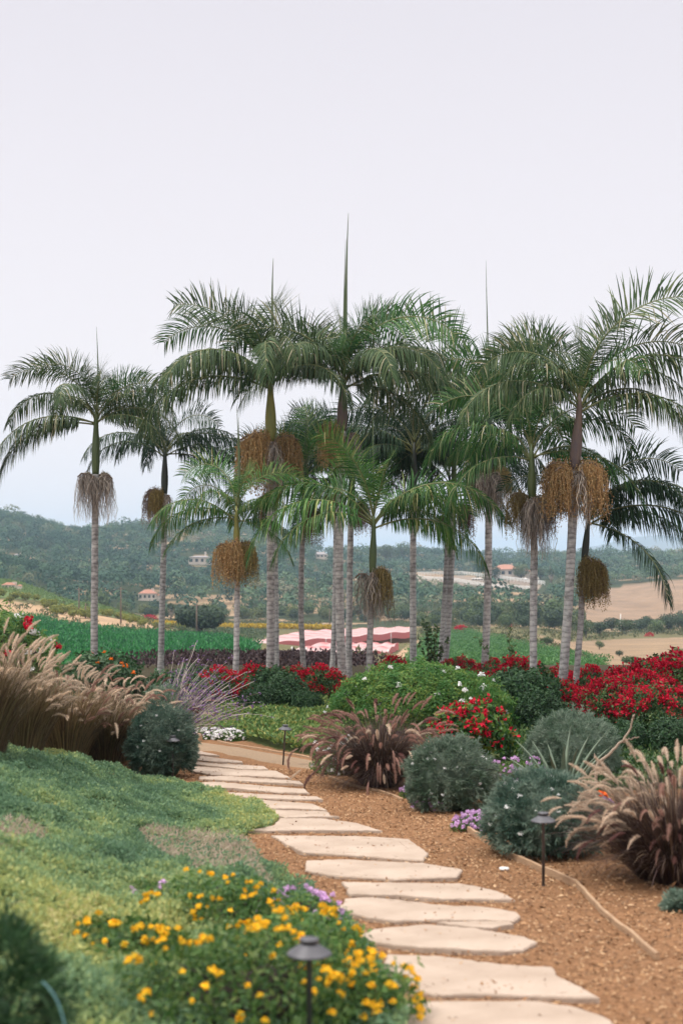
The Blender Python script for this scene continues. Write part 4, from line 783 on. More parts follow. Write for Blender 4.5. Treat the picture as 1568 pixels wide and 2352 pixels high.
for (u, v, s, lab, sd) in ((1568, 2005, .34, 'small white flowered plant at the right edge beside the tan grass', 1), (1556, 2092, .10, 'tiny seedling growing in the mulch at the right edge', 2)):
    c = G(u, v); t = thing('small_plant', lab, 'plant', c); obj('foliage', tuft_mesh('foliage', [M['shrub_grey_dk'], M['twig']], 160+sd, 220, 8, s*.5, s*.5, s*.5, s*.4, .05, .014, .2, .5), t); scatter_heads(t, 'blossom', H_W, 3, 7 if sd == 1 else 2, s*.5, s*.5, s*.5, s*.4, .2, 1)
c = G(1157, 2001); mb = MB(); lathe(mb, [(0, 0), (.04, 0), (.043, .008), (.04, .018), (0, .02)], 20); tag(obj('plastic_cap', mb.mesh('plastic_cap', M['white']), loc=c+np.array([0, 0, .012])), 'small round white cap lying on the mulch', 'cap')
# ---------------------------------------------------------------- fountain grasses
def plume_mesh(seed, L=.27, bend=70, rad=.031):
    r = rg(seed); S = 14; t = np.linspace(0, 1, S); el = -R(bend)*t; path = np.concatenate([[[0, 0, 0]], np.cumsum(np.stack([np.cos(el), 0*el, np.sin(el)], -1)[1:]*L/(S-1), 0)])
    prof = np.sin(np.clip(t*.93+.07, 0, 1)*math.pi)**.6; mb = MB(); add_tube(mb, path, .007*prof+.0012, 6)
    n = 420; q = r.uniform(.02, .98, n); p = np.stack([np.interp(q, t, path[:, i]) for i in range(3)], -1); T = np.stack([np.cos(-R(bend)*q), 0*q, np.sin(-R(bend)*q)], -1)
    pr = np.interp(q, t, prof)*rad; d = rdir(r, n); d = nrm(d-np.sum(d*T, -1, keepdims=True)*T); e = p+d*pr[:, None]*r.uniform(.5, 1.1, n)[:, None]+T*(.022)
    V, F = ribbons(np.stack([p, (p+e)/2+T*.004, e], 1), [.0035, .003, .0008], rdir(r, n)); mb.add(V, F, 0); return mb.mesh('plume', M['plume_tan'])
PL = [plume_mesh(1, .27, 75), plume_mesh(2, .24, 45), plume_mesh(3, .30, 100), plume_mesh(4, .22, 20)]
def grass(name, lab, c, seed, H, nb, npl, bm, pms, lean=(0, 0), rbase=.16, e=(55, 88), arch=80, ps=1.0, front=None, azr=None, plum_h=(.75, 1.1), pv=(0, 1, 2, 3), be=None, barch=None, bw=.0075):
    r = rg(seed); root = thing('fountain_grass', lab, 'ornamental grass', c, 'fountain grass clumps'); S = 8; t = np.linspace(0, 1, S)
    def arcs(n, lmin, lmax, ex, ar):
        az = r.uniform(0, 2*math.pi, n) if azr is None else R(1)*r.uniform(*azr, n); el0 = R(1)*r.uniform(*ex, n); ln = H*r.uniform(lmin, lmax, n); cur = R(ar)*r.uniform(.12, 1.2, n)
        el = el0[:, None]-cur[:, None]*t**1.6; hx = np.cos(az)[:, None]; hy = np.sin(az)[:, None]
        st = np.stack([np.cos(el)*hx+lean[0]*t, np.cos(el)*hy+lean[1]*t, np.sin(el)], -1)*(ln/(S-1))[:, None, None]; st[:, 0] = 0
        b = r.uniform(0, 1, n)**.5*rbase; b0 = np.stack([np.cos(az)*b, np.sin(az)*b, 0*b], -1)
        return b0[:, None]+np.cumsum(st, 1), az
    p, az = arcs(nb, .45, 1.0, be or e, barch or arch); p[..., 2] = np.maximum(p[..., 2], .01*r.random((nb, 1)))
    mb = MB(); V, F = ribbons(p, bw*np.array([.8, 1, 1, .95, .85, .7, .5, .1]), np.stack([-np.sin(az), np.cos(az), 0*az], -1)+.5*rdir(r, nb)); mb.add(V, F, 0)
    q, az2 = arcs(npl, *plum_h, (max(e[0], 50), e[1]), arch*.8); V, F = ribbons(q, .0035, np.stack([-np.sin(az2), np.cos(az2), 0*az2], -1)); mb.add(V, F, 0)
    obj('blades', mb.mesh('blades', M[bm]), root)
    order = np.argsort(q[:, -1, 1])                       # the nearest hundred are parts of their own
    rest = MB()
    for ii, i in enumerate(order):
        T = nrm(q[i, -1]-q[i, -2]); side = nrm(np.cross([0, 0, 1.], T)); up = np.cross(T, side); s = ps*r.uniform(.75, 1.15)
        Mx = np.eye(4); Mx[:3, 0] = T*s; Mx[:3, 1] = side*s; Mx[:3, 2] = up*s; Mx[:3, 3] = q[i, -1]; me = PL[pv[r.integers(0, len(pv))]]; mt = M[pms[r.integers(0, len(pms))]]
        if ii < 99: obj('plume', me, root, matrix=Matrix(Mx.tolist()), mat=mt)
        else:
            V = np.zeros(len(me.vertices)*3); me.vertices.foreach_get('co', V); V = V.reshape(-1, 3)@Mx[:3, :3].T+Mx[:3, 3]
            f4 = np.array([list(f.vertices) for f in me.polygons if len(f.vertices) == 4]); rest.add(V, f4, 0)
    if rest.b: obj('plumes', rest.mesh('plumes', M[pms[0]]), root)['kind'] = 'stuff'
    return root
c = on(872, 18.2); grass('g', 'purple fountain grass clump in the middle beside the round grey shrub', c, 201, 1.06, 5200, 200, 'blade_dark', ['plume_rose', 'plume_purple', 'plume_rose', 'plume_tan'], arch=95, rbase=.2, plum_h=(.62, 1.05), e=(48, 89), be=(40, 90), barch=85, bw=.005)
c = G(1552, 2034)+np.array([.05, .25, 0]); grass('g', 'large tan fountain grass clump at the right edge', c, 202, .98, 4800, 300, 'blade_dark', ['plume_tan', 'plume_tan', 'plume_rose', 'plume_rose', 'plume_purple'], lean=(-.04, 0), arch=62, rbase=.3, ps=.85, plum_h=(.45, 1.0), e=(62, 90), be=(46, 89), barch=75, bw=.005)
for i, (u, v, H, lab, pm, n, lean) in enumerate(((30, 1728, 1.08, 'leftmost tan fountain grass cut by the photo edge', ['plume_tan'], 170, (-.02, 0)), (140, 1742, 1.08, 'tan fountain grass with upright plumes second from the left', ['plume_tan', 'plume_tan', 'plume_rose'], 180, (0, 0)), (235, 1758, 1.0, 'tan fountain grass leaning right beside the blue green shrub', ['plume_tan', 'plume_tan', 'plume_rose'], 170, (.10, 0)), (300, 1735, 1.05, 'rosy fountain grass drooping over the blue green shrub', ['plume_rose', 'plume_purple', 'plume_tan'], 130, (.24, 0)), (-70, 1740, 1.2, 'tan fountain grass mostly outside the left edge', ['plume_tan'], 150, (.0, 0)))):
    c = G(u, v)+np.array([0, .35, 0]); c[2] = float(g(c[0], c[1])); grass('g', lab, c, 210+i, H, 2300, n, 'blade_straw' if i != 3 else 'blade_dark', pm, lean, .3, (64, 89), (40, 45, 60, 80, 30)[i], .95, plum_h=(.45, 1.08), pv=((3, 1, 0), (3, 1, 0), (1, 0, 3, 2), (0, 1, 2), (3, 1))[i])
# ---- salvia with pale bare stems
def salvia():
    r = rg(230); c = on(372, 20.6); t = thing('purple_salvia', 'straggly salvia with pale stems and purple tips behind the grasses', 'flowering shrub', c); n = 150; S = 9; q = np.linspace(0, 1, S)
    az = R(1)*r.uniform(-60, 100, n); el = R(1)*r.uniform(42, 86, n)[:, None]-R(60)*r.uniform(.2, 1, n)[:, None]*q; ln = r.uniform(.95, 1.6, n)
    st = np.stack([np.cos(el)*np.cos(az)[:, None], np.cos(el)*np.sin(az)[:, None], np.sin(el)], -1)*(ln/(S-1))[:, None, None]; st = st+r.normal(size=st.shape)*.012; p = np.cumsum(st, 1)+np.array([0, 0, .1])
    mb = MB(); V, F = ribbons(p, .014*np.linspace(1, .6, S), rdir(r, n)); mb.add(V, F, 0); obj('stems', mb.mesh('stems', M['pale_stem']), t)
    k = p[:, 5:].reshape(-1, 3); k = np.repeat(k, 2, 0)+r.normal(size=(len(k)*2, 3))*.02; mb = MB(); V, F = leaves(k, rdir(r, len(k)), rdir(r, len(k)), .045, .022); mb.add(V, F, 0); obj('blossoms', mb.mesh('blossoms', M['purple_spike']), t)['kind'] = 'stuff'
    obj('foliage', tuft_mesh('foliage', [M['shrub_grey'], M['twig']], 231, 1100, 9, .45, .45, .75, .35, .07, .014, .25, .6), t)
salvia()
# ---- agave, driftwood branch, orange flower
def agave():
    r = rg(240); c = on(1290, 16.2); t = thing('agave_plant', 'agave with long upright strap leaves between the round shrubs', 'succulent', c)
    for (az, el, L) in [(180, 62, .62), (195, 48, .60), (168, 50, .45), (150, 70, .55), (60, 80, .62), (270, 84, .50), (300, 75, .52), (0, 66, .66), (10, 56, .6), (330, 62, .52), (240, 66, .5), (210, 58, .42), (30, 70, .6), (120, 76, .5)]:
        L = L*1.3; q = np.linspace(0, 1, 9); e = R(el)-R(18)*q**2; d = np.stack([np.cos(e)*math.cos(R(az)), np.cos(e)*math.sin(R(az)), np.sin(e)], -1); p = np.cumsum(d*L*1.15/8, 0)-d[0]*L/8; s = np.array([-math.sin(R(az)), math.cos(R(az)), 0]); up = np.cross(s, d)
        w = .07*np.array([.75, .85, .98, 1, .95, .82, .6, .34, .02])[:, None]*.5
        V = np.stack([p-s*w+up*-w*.25, p-up*w*.05+up*w*0, p+s*w+up*-w*.25, p-up*(w*.9+.002)], 1).reshape(-1, 3)
        # leaf section: left edge, trough, right edge, keel (all four joined round)
        V = np.stack([p-s*w+up*w*.3, p-up*w*.1, p+s*w+up*w*.3, p-up*(w*.55+.003)], 1).reshape(-1, 3)
        i, j = np.meshgrid(np.arange(8), np.arange(4), indexing='ij'); F = np.stack([i*4+j, i*4+(j+1) % 4, (i+1)*4+(j+1) % 4, (i+1)*4+j], -1).reshape(-1, 4)
        obj('leaf', MB().add(V, F, 0, None, True).mesh('leaf', M['agave']), t)
agave()
def dead_branch():
    Y = 15.0; px = [(1352, 1805), (1372, 1752), (1405, 1725), (1425, 1705), (1445, 1680), (1452, 1650)]; p = np.array([P(u, v, Y) for u, v in px]); gz = float(g(p[0, 0], Y)); p[0, 2] = gz-.02; c = p[0].copy(); p = p-c
    def smo(p): q = np.linspace(0, len(p)-1, 24); return np.stack([np.interp(q, np.arange(len(p)), p[:, i]) for i in range(3)], -1)+rg(5).normal(size=(24, 3))*.006
    mb = MB(); add_tube(mb, smo(p), np.linspace(.019, .009, 24), 7); add_tube(mb, smo(np.array([p[3], p[3]+[.08, .02, .03], p[3]+[.2, .03, .05]])), np.linspace(.011, .005, 24), 6); add_tube(mb, smo(np.array([p[5], p[5]+[.02, 0, .04]])), np.linspace(.009, .006, 24), 6); add_tube(mb, smo(np.array([p[1], p[1]+[-.02, .02, .05], p[1]+[-.03, .04, .09]])), np.linspace(.01, .005, 24), 6)
    tag(obj('dead_branch', mb.mesh('dead_branch', solid('bleached_wood', (.36, .29, .22), (.24, .19, .14), 20, .9, .3)), loc=c), 'bare bleached branch leaning up between agave and tan grass', 'branch')
dead_branch()
c = on(1377, 13.6); t = thing('orange_flower', 'bright orange flower half hidden by the tan grass', 'flower', c); mb = MB(); h = CZ-(1830-VH)/FPX*13.6-c[2]; r = rg(4)
for k in range(3): petals(mb, r, (-.03+.035*k, 0, h+.012*(k % 2)), 16, .03, .05, .034)
obj('petals', mb.mesh('petals', M['orange_petal']), t); mb = MB(); add_tube(mb, [[0, 0, -.02], [.01, 0, h*.5], [0, 0, h]], .006, 6); obj('stem', mb.mesh('stem', M['shrub_dark']), t)
# ---- sparse young shoots
def shoots(name, lab, cat, c, seed, n, h, spread, mat, L=.12, W=.06, step=.13, thick=.012):
    r = rg(seed); t = thing(name, lab, cat, c); ms, ml = MB(), MB()
    for k in range(n):
        a = r.uniform(0, 6.28); q = np.linspace(0, 1, 14); hh = h*r.uniform(.6, 1); sp = spread*r.uniform(.2, 1)
        p = np.stack([np.cos(a)*sp*q**1.6, np.sin(a)*sp*q**1.6*.6, hh*q-.12*h*q**3*(sp/spread)], -1)+np.cumsum(r.normal(size=(14, 3))*.012*h/2, 0); p[0] = 0; add_tube(ms, p, thick*(1-q*.8), 5)
        m = int(hh/step)*3; f = r.uniform(.25, 1, m); pl = np.stack([np.interp(f, q, p[:, i]) for i in range(3)], -1); V, F = leaves(pl, rdir(r, m)+[0, 0, -.1], rdir(r, m), L*r.uniform(.6, 1.2, m), W); ml.add(V, F, 0)
    obj('branches', ms.mesh('branches', M['branch']), t); obj('leaves', ml.mesh('leaves', M[mat]), t)
shoots('sapling', 'sparse leafy sapling left of the leaning palm pair', 'tree', on(990, 36), 301, 11, 2.0, .55, 'boug_leaf', .12, .07)
shoots('climbing_shoots', 'thin leafy shoots arching above the hedge right of centre', 'plant', on(1165, 31), 302, 10, 1.75, .9, 'boug_leaf', .10, .05)
shoots('climbing_shoots', 'thin shoots rising above the bush at the left edge', 'plant', on(50, 21), 303, 6, 2.0, .35, 'boug_leaf', .09, .04)
shoots('rose_shoots', 'upright shoots of the dark rose bush before the yellow shafted palm', 'plant', on(612, 30.5), 304, 9, 1.15, .35, 'shrub_dark', .12, .07)

#@@FAR
# ---------------------------------------------------------------- valley: crops, trees, houses
def tufts(pts, r, k, h, w, mat, name, sz=.5, asp=.55):
    n = len(pts); p = np.repeat(pts, k, 0)+r.normal(size=(n*k, 3))*np.array([w, w, 0]); p[:, 2] += h*r.random(n*k)
    d = rdir(r, n*k)*.7; d[:, 2] = np.abs(d[:, 2])+.35; V, F = leaves(p, d, rdir(r, n*k), sz*r.uniform(.7, 1.3, n*k), sz*asp); return MB().add(V, F).mesh(name, mat)
def rows(poly, y0, y1, ang, row, step, seed, umin, umax):
    r = rg(seed); x0, x1 = (umin-U0)/FPX*y1, (umax-U0)/FPX*y1; ext = max(y1-y0, x1-x0)*1.2; cx, cy = (x0+x1)/2, (y0+y1)/2
    a = np.arange(-ext, ext, row); b = np.arange(-ext, ext, step); A, B = np.meshgrid(a, b, indexing='ij'); A = A+r.normal(size=A.shape)*row*.05; B = B+r.normal(size=B.shape)*step*.3
    ca, sa = math.cos(R(ang)), math.sin(R(ang)); X = cx+B*ca-A*sa+.8*np.sin(B/14); Y = cy+B*sa+A*ca; k = (Y > y0) & (Y < y1); X, Y = X[k], Y[k]; Z = g(X, Y); u, v = proj(X, Y, Z); k = inpoly(u, v, poly); return np.stack([X[k], Y[k], Z[k]], -1), r
p, r = rows(Z_GREEN, 90, 245, 8, 3.4, .55, 401, -200, 620)
tag(obj('crop_rows', tufts(p, r, 13, .9, .42, M['crop_green'], 'crop_rows', .55, .3)), 'dense emerald green crop rows in the field at left', 'crop', kind='stuff')
p, r = rows(Z_PURP, 43, 150, 4, 1.5, .4, 402, 280, 880)
tag(obj('crop_rows', tufts(p, r, 40, .45, .4, M['crop_purple'], 'crop_rows', .14, .5)), 'dark purple brown crop behind the red hedge', 'crop', kind='stuff')
p, r = rows(Z_RGRN, 60, 345, -86, 4.0, 1.5, 403, 900, 1420)
tag(obj('crop_rows', tufts(p, r, 46, 1.0, .42, M['crop_right'], 'crop_rows', .24, .6)), 'light green crop rows in the field right of centre', 'crop', kind='stuff')
p, r = rows(Z_GREY, 200, 330, 6, 3, .8, 404, 350, 680)
tag(obj('crop_rows', tufts(p, r, 6, .4, .3, M['crop_grey'], 'crop_rows', .5, .4)), 'grey green crop beside the round dark tree', 'crop', kind='stuff')
p, r = rows(Z_SPUR, 292, 350, 10, 2.2, .6, 406, -120, 360)
tag(obj('crop_rows', tufts(p, r, 8, .5, .4, M['crop_spur'], 'crop_rows', .4, .45)), 'soft green rows on top of the left slope above the round bushes', 'crop', kind='stuff')
q = np.linspace(0, 1, 340); r = rg(405); pts = np.array([G(u, np.interp(u, [360, 420, 515, 640, 775], [1437, 1441, 1445, 1444, 1447]), 200) for u in np.linspace(360, 775, 340)])
tag(obj('yellow_flower_strip', tufts(pts, r, 16, .8, .7, M['yellow_strip'], 'yellow_flower_strip', .7, .6)), 'long strip of yellow blossom across the valley floor', 'flowers', kind='stuff')
def crown_cards(r, n, sz): 
    D = rdir(r, n); k = 1-.35*r.random(n)**2; k = k*(1+.22*fbm(D*2, int(r.integers(99)))); p = D*k[:, None]; return p, D
def tree_mesh(seed, W, H, n, sz, mat, flat=.25, lob=6):
    r = rg(seed); mb = MB(); mt = MB()
    lc = rdir(r, lob)*np.array([.42, .42, .32]); lc[:, 2] = lc[:, 2]*.9; ls = r.uniform(.42, .66, lob); lc[0] = 0; ls[0] = .75
    i = r.integers(0, lob, n); D = rdir(r, n); p = lc[i]+D*ls[i][:, None]*(1-.4*r.random(n)**2)[:, None]; p[:, 2] = np.maximum(p[:, 2], -.75)
    p = p*np.array([W/2, W/2, H*(1-flat)/2])+np.array([0, 0, H*(.5+flat/2)]); qd = rdir(r, n); V, F = leaves(p, qd-.8*np.sum(qd*D, -1, keepdims=True)*D, D+.6*rdir(r, n)+[0, 0, .3], sz*r.uniform(.6, 1.3, n), sz*.62); mb.add(V, F, 0)
    q = np.linspace(0, 1, 7)
    for k in range(5):
        e = lc[k % lob]*np.array([W/2, W/2, H*.3])+np.array([0, 0, H*.6]); pth = np.stack([e[0]*q**1.5, e[1]*q**1.5, e[2]*q], -1); add_tube(mt, pth, W*.032*(1-q*.75), 6)
    return mb.mesh('crown', M[mat]), mt.mesh('trunk', M['branch'])
def tree(u, v, wpx, hpx, lab, mat, seed, name='tree', n=900, group=None, ymin=60, lift=0, cat='tree', flat=.02):
    c = G(u, v, ymin); Y = c[1]; W, H = wpx/FPX*Y, hpx/FPX*Y; t = thing(name, lab, cat, c, group); cr, tr = tree_mesh(seed, W, H, n, W*.085, mat, flat); obj('crown', cr, t); obj('trunk', tr, t); return t
tree(460, 1458, 116, 76, 'broad dark round tree standing on the valley floor', 'tree_round', 501, n=5200, flat=.1)
tree(1030, 1303, 60, 40, 'dark tree on the ridge beside the tall thin one', 'tree', 502); tree(925, 1290, 46, 55, 'tall airy tree on the skyline right of centre', 'tree', 503, n=500); tree(885, 1290, 55, 44, 'rounded skyline tree left of the tall airy one', 'tree', 504)
tree(1196, 1330, 42, 40, 'pale olive round tree beside the tile roofed house', 'tree_olive', 505); tree(1240, 1330, 36, 30, 'dark green tree right of the pale olive one', 'tree', 506); tree(1135, 1330, 34, 34, 'dark tree left of the tile roofed house', 'tree_dark', 507)
for i, (u, w, h) in enumerate(((1345, 56, 50), (1376, 52, 40), (1404, 46, 34), (1434, 56, 40), (1462, 44, 34), (1484, 46, 38), (1508, 50, 40), (1534, 62, 48), (1566, 64, 52), (1600, 60, 48))):
    t = tree(u, 1462-4*(i % 3)+(-6 if u > 1400 else 4), w, h, 'x', 'tree_dark' if i % 3 else 'tree', 520+i, group='dark trees along the foot of the tan hill', n=900)
    t['label'] = ('leftmost dark tree', 'second tree from the left', 'third and smallest dark tree', 'dark tree left of the white post', 'dark tree right of the white post', 'mid row dark tree', 'dark tree above the red blossom', 'tall dark tree near the right edge', 'dark tree at the very right edge', 'dark tree beyond the right edge')[i]+' in the row below the tan hill'
for i, (u, v, w, h, lab) in enumerate(((1375, 1492, 26, 22, 'lone round green bush on the tan field'), (1421, 1508, 24, 18, 'small dark bush on the tan field right of the lone round one'), (1340, 1522, 50, 22, 'low scrub at the near edge of the tan field'), (1450, 1526, 60, 20, 'wide low scrub on the tan field'), (1558, 1512, 36, 32, 'pale green bush at the right end of the tan field'), (1300, 1505, 40, 20, 'olive scrub left of the tan field'), (1500, 1530, 50, 18, 'low scrub near the right edge of the tan field'), (1255, 1482, 40, 22, 'scrub between the green rows and the tan field'))):
    tree(u, v, w, h, lab, ('tree', 'tree_dark', 'tree_olive', 'tree', 'tree_olive', 'tree_olive', 'tree', 'tree')[i], 540+i, 'round_bush', 700, cat='bush')
for (u, v, w, h, lab, sd) in ((1058, 1452, 40, 14, 'far red bougainvillea above the green rows', 1), (342, 1427, 42, 14, 'far red bougainvillea on the valley floor at left', 2), (1490, 1462, 20, 9, 'far red bougainvillea below the dark tree row', 3), (1170, 1440, 14, 8, 'tiny far red bougainvillea between the palms', 4)):
    c = G(u, v, 120); W, H = w/FPX*c[1], h/FPX*c[1]; r = rg(560+sd); p, D = dome_pts(r, 700, W/2, W/4, H, 0, .3, sd, .4); mb = MB(); V, F = leaves(p, D+rdir(r, len(p)), rdir(r, len(p)), W*.09, W*.06); mb.add(V, F, 0); tag(obj('bougainvillea', mb.mesh('bougainvillea', M['bract']), loc=c), lab, 'flowering shrub')
# rows of bushes on the left spur
BUSH = [tree_mesh(570+i, 2.6, 1.7, 420, .34, 'bush_olive', 0, 5)[0] for i in range(3)]; k = 0
for (u0, u1, y0, y1, n) in ((5, 62, 279, 281, 3), (85, 330, 290, 286, 14), (105, 210, 277, 275, 6), (300, 420, 276, 280, 5), (20, 120, 268, 266, 2)):
    for i in range(n):
        f = i/(n-1); r = rg(600+k); c = on(u0+(u1-u0)*f+r.uniform(-3, 3), y0+(y1-y0)*f+r.uniform(-.8, .8)); s = r.uniform(.9, 1.3)
        tag(obj('round_bush', BUSH[k % 3], loc=c, rz=k, scale=(s*.95, s*.95, s*.95)), 'round olive bush in the planted rows on the left slope', 'bush', 'olive bushes in rows on the left slope'); k += 1
# utility poles
for (u, v, top, lab) in ((278, 1432, 1348, 'tall wooden utility pole left of the tile roofed farmhouse'), (182, 1412, 1350, 'wooden utility pole nearest the leftmost palm'), (197, 1420, 1385, 'short post beside the leftmost palm'), (456, 1462, 1385, 'wooden pole in front of the broad dark tree'), (1424, 1452, 1410, 'slim white post below the tan hill'), (757, 1442, 1398, 'pole on the valley floor behind the central palms'), (1262, 1345, 1300, 'pole right of the horse arena')):
    c = G(u, v, 150); Y = c[1]-(3 if u == 456 else 0); h = (v-top)/FPX*Y; mb = MB(); add_tube(mb, [[0, 0, -.3], [0, 0, h*.5], [0, 0, h]], [.16, .14, .11], 8)
    if h > 5 and u != 1424: box(mb, (-.7, -.06, h*.93), (.7, .06, h*.93+.12))
    tag(obj('utility_pole', mb.mesh('utility_pole', M['white' if u == 1424 else 'pole']), loc=(c[0], Y, float(g(c[0], Y)))), lab, 'pole')
# houses
def house(u, v, wpx, hpx, lab, roofmat='roof', depth=.7, flat=False, wing=True, seed=0, rz=0):
    c = G(u, v, 250); s = c[1]/FPX; W = wpx*s; H = hpx*s; D = W*depth; t = thing('house', lab, 'house', c+np.array([0, 0, 0]), rz=rz); hw = H*.62
    mb = MB(); box(mb, (-W/2, -D/2, -1.5), (W/2, D/2, hw)); 
    if wing: box(mb, (W/2+.02, -D*.35, -1.5), (W*.95, D*.3, hw*.72))
    obj('wall', mb.mesh('wall', M['wall']), t)
    def hip(x0, x1, y0, y1, z, h):
        o = W*.035; x0, x1, y0, y1 = x0-o, x1+o, y0-o, y1+o; m = min((y1-y0)/2, (x1-x0)/2)*.95; V = [(x0, y0, z), (x1, y0, z), (x1, y1, z), (x0, y1, z), (x0+m, (y0+y1)/2, z+h), (x1-m, (y0+y1)/2, z+h)]
        b = MB(); b.add(V, [[0, 1, 5, 4], [2, 3, 4, 5]]); b.b.append((np.zeros((0, 3)), np.array([[1, 2, 5], [3, 0, 4]]), 0, None, False)); b.b.append((np.zeros((0, 3)), np.array([[0, 3, 2, 1]]), 0, None, False)); return b
    rf = obj('roof', hip(-W/2, W/2, -D/2, D/2, hw+.03, H*.12 if flat else H*.38).mesh('roof', M[roofmat]), t)
    if wing: obj('roof', hip(W/2+.5, W*.95, -D*.35, D*.3, hw*.72+.03, H*.08 if flat else H*.25).mesh('roof', M[roofmat]), t)
    mb = MB(); box(mb, (W*.2, 0, hw), (W*.2+.9, .9, hw+H*.5)); obj('chimney', mb.mesh('chimney', M['wall']), rf)
    n = 4
    for i in range(n):
        x = -W/2+W*(i+.5)/n; mb = MB(); box(mb, (x-W*.06, -D/2-.06, hw*.35), (x+W*.06, -D/2-.005, hw*.78)); obj('window' if i != 1 else 'door', mb.mesh('window', M['glass']), t)
house(460, 1296, 50, 26, 'pale hillside villa with a flat grey roof on the wooded slope', 'roof_grey', flat=True); house(340, 1378, 40, 24, 'white farmhouse with a red tile roof at the foot of the hill', seed=1); house(1160, 1325, 62, 28, 'cream house with a tile roof above the horse arena', seed=2)
house(22, 1352, 30, 14, 'low roof among the trees at the left edge', 'roof', wing=True); house(40, 1284, 18, 12, 'tiny house high on the left hillside', 'roof_grey', wing=False); house(735, 1282, 34, 14, 'pale ridge house seen between the palm trunks', 'roof_grey', wing=False); house(430, 1221, 18, 9, 'tiny white house on the skyline', 'roof_grey', wing=False); house(940, 1326, 20, 9, 'small white stable at the end of the arena', 'roof_grey', wing=False)
for (u, w, lab) in ((1095, 26, 'white stable block left of the tile roofed house'), (1200, 22, 'small white shed below the tile roofed house'), (1228, 18, 'smallest white shed right of the arena')): house(u, 1334, w, 8, lab, 'white', wing=False, flat=True)
# white rail fence round the arena
def rail(px, lab):
    p = []
    for a, b in zip(px[:-1], px[1:]):
        for f in np.linspace(0, 1, 14, endpoint=False): p.append(G(a[0]+(b[0]-a[0])*f, a[1]+(b[1]-a[1])*f, 400))
    p.append(G(*px[-1], 400)); p = np.array(p); c = p[0].copy(); t = thing('rail_fence', lab, 'fence', c, 'white arena fences'); q = p-c; mb = MB()
    for h in (.75, 1.35, 1.95):
        for a, b in zip(q[:-1], q[1:]): add_tube(mb, np.array([a, b])+[0, 0, h], .15, 4, smooth=False)
    obj('rails', mb.mesh('rails', M['white']), t)
    pm = MB(); box(pm, (-.15, -.15, -.2), (.15, .15, 2.2)); pm = pm.mesh('post', M['white'])
    for a in q: obj('post', pm, t, a)
rail([(957, 1330), (1050, 1338), (1120, 1350), (1232, 1357)], 'near white rail fence of the horse arena'); rail([(960, 1322), (1060, 1320), (1140, 1330), (1250, 1344)], 'far white rail fence of the horse arena')
# pink shade houses
def shade(cn, h, bays, lab):
    nl, nr, fr_, fl = [np.array(P(u, v, Y)) for u, v, Y in cn]; c = np.array([nl[0], nl[1], float(g(nl[0], nl[1]))]); t = thing('shade_house', lab, 'shade house', c, 'pink netted shade houses')
    nb = bays*8+1; a = np.linspace(0, 1, nb); b = np.linspace(0, 1, 40); A, B = np.meshgrid(a, b, indexing='ij')
    S = (nl[None, None]*(1-A)[..., None]+fl*A[..., None])*(1-B)[..., None]+(nr*(1-A)[..., None]+fr_*A[..., None])*B[..., None]
    S[..., 2] += .28*np.abs(np.sin(A*bays*math.pi))+.14*np.sin(B*40*math.pi/3.3)
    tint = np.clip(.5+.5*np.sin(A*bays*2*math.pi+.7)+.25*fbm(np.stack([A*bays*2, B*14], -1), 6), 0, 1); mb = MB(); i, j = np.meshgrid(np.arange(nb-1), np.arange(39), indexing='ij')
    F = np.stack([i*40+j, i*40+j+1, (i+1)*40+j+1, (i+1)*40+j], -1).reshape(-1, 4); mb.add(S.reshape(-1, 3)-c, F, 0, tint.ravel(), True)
    for edge in (S[0], S[:, 0], S[:, -1]):
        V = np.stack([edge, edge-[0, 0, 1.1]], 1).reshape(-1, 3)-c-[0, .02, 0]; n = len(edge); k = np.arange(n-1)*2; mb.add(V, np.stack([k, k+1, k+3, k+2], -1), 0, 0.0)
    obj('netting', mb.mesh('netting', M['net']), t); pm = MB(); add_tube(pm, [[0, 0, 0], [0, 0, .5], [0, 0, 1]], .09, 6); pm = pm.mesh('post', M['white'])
    for f in np.linspace(0.01, .99, 8):
        q = nl+(nr-nl)*f; gz = float(g(q[0], q[1])); obj('post', pm, t, (q[0]-c[0], q[1]-c[1], gz-c[2]), scale=(1, 1, max(q[2]-gz, .5)))
shade([(566, 1481, 214), (945, 1450, 262), (948, 1441, 300), (700, 1450, 292)], 3, 5, 'long pink shade house spreading across the valley floor'); shade([(668, 1497, 178), (893, 1496, 186), (915, 1478, 214), (745, 1478, 210)], 3, 2, 'smaller pink shade house in front of the long one')
# fan palms in the valley
FP = MB(); r = rg(700); D = rdir(r, 160); V, F = leaves(D*.6+[0, 0, 7.5], D+[0, 0, -.2], rdir(r, 160), 1.5, .5); FP.add(V, F, 0); FPc = FP.mesh('crown', M['tree']); FS = MB(); D = rdir(r, 120); D[:, 2] = -np.abs(D[:, 2]); V, F = leaves(D*[.5, .5, 2.6]+[0, 0, 6.8], D*[.4, .4, 1], rdir(r, 120), 1.3, .5); FS.add(V, F, 0); FPs = FS.mesh('skirt', M['dry_leaf']); FT = MB(); add_tube(FT, [[0, 0, -.3], [0, 0, 4], [0, 0, 7.4]], [.4, .32, .28], 8); FPt = FT.mesh('trunk', M['pole'])
for (u, v, s, lab) in ((393, 1432, .62, 'shaggy fan palm left of the broad dark tree'), (488, 1436, .55, 'shaggy fan palm right of the broad dark tree'), (838, 1430, .6, 'shaggy fan palm between the central trunks'), (1265, 1348, 1.0, 'shaggy fan palm right of the horse arena')):
    t = thing('fan_palm', lab, 'palm tree', G(u, v, 250), 'fan palms in the valley', scale=s); obj('crown', FPc, t); obj('skirt', FPs, t); obj('trunk', FPt, t)
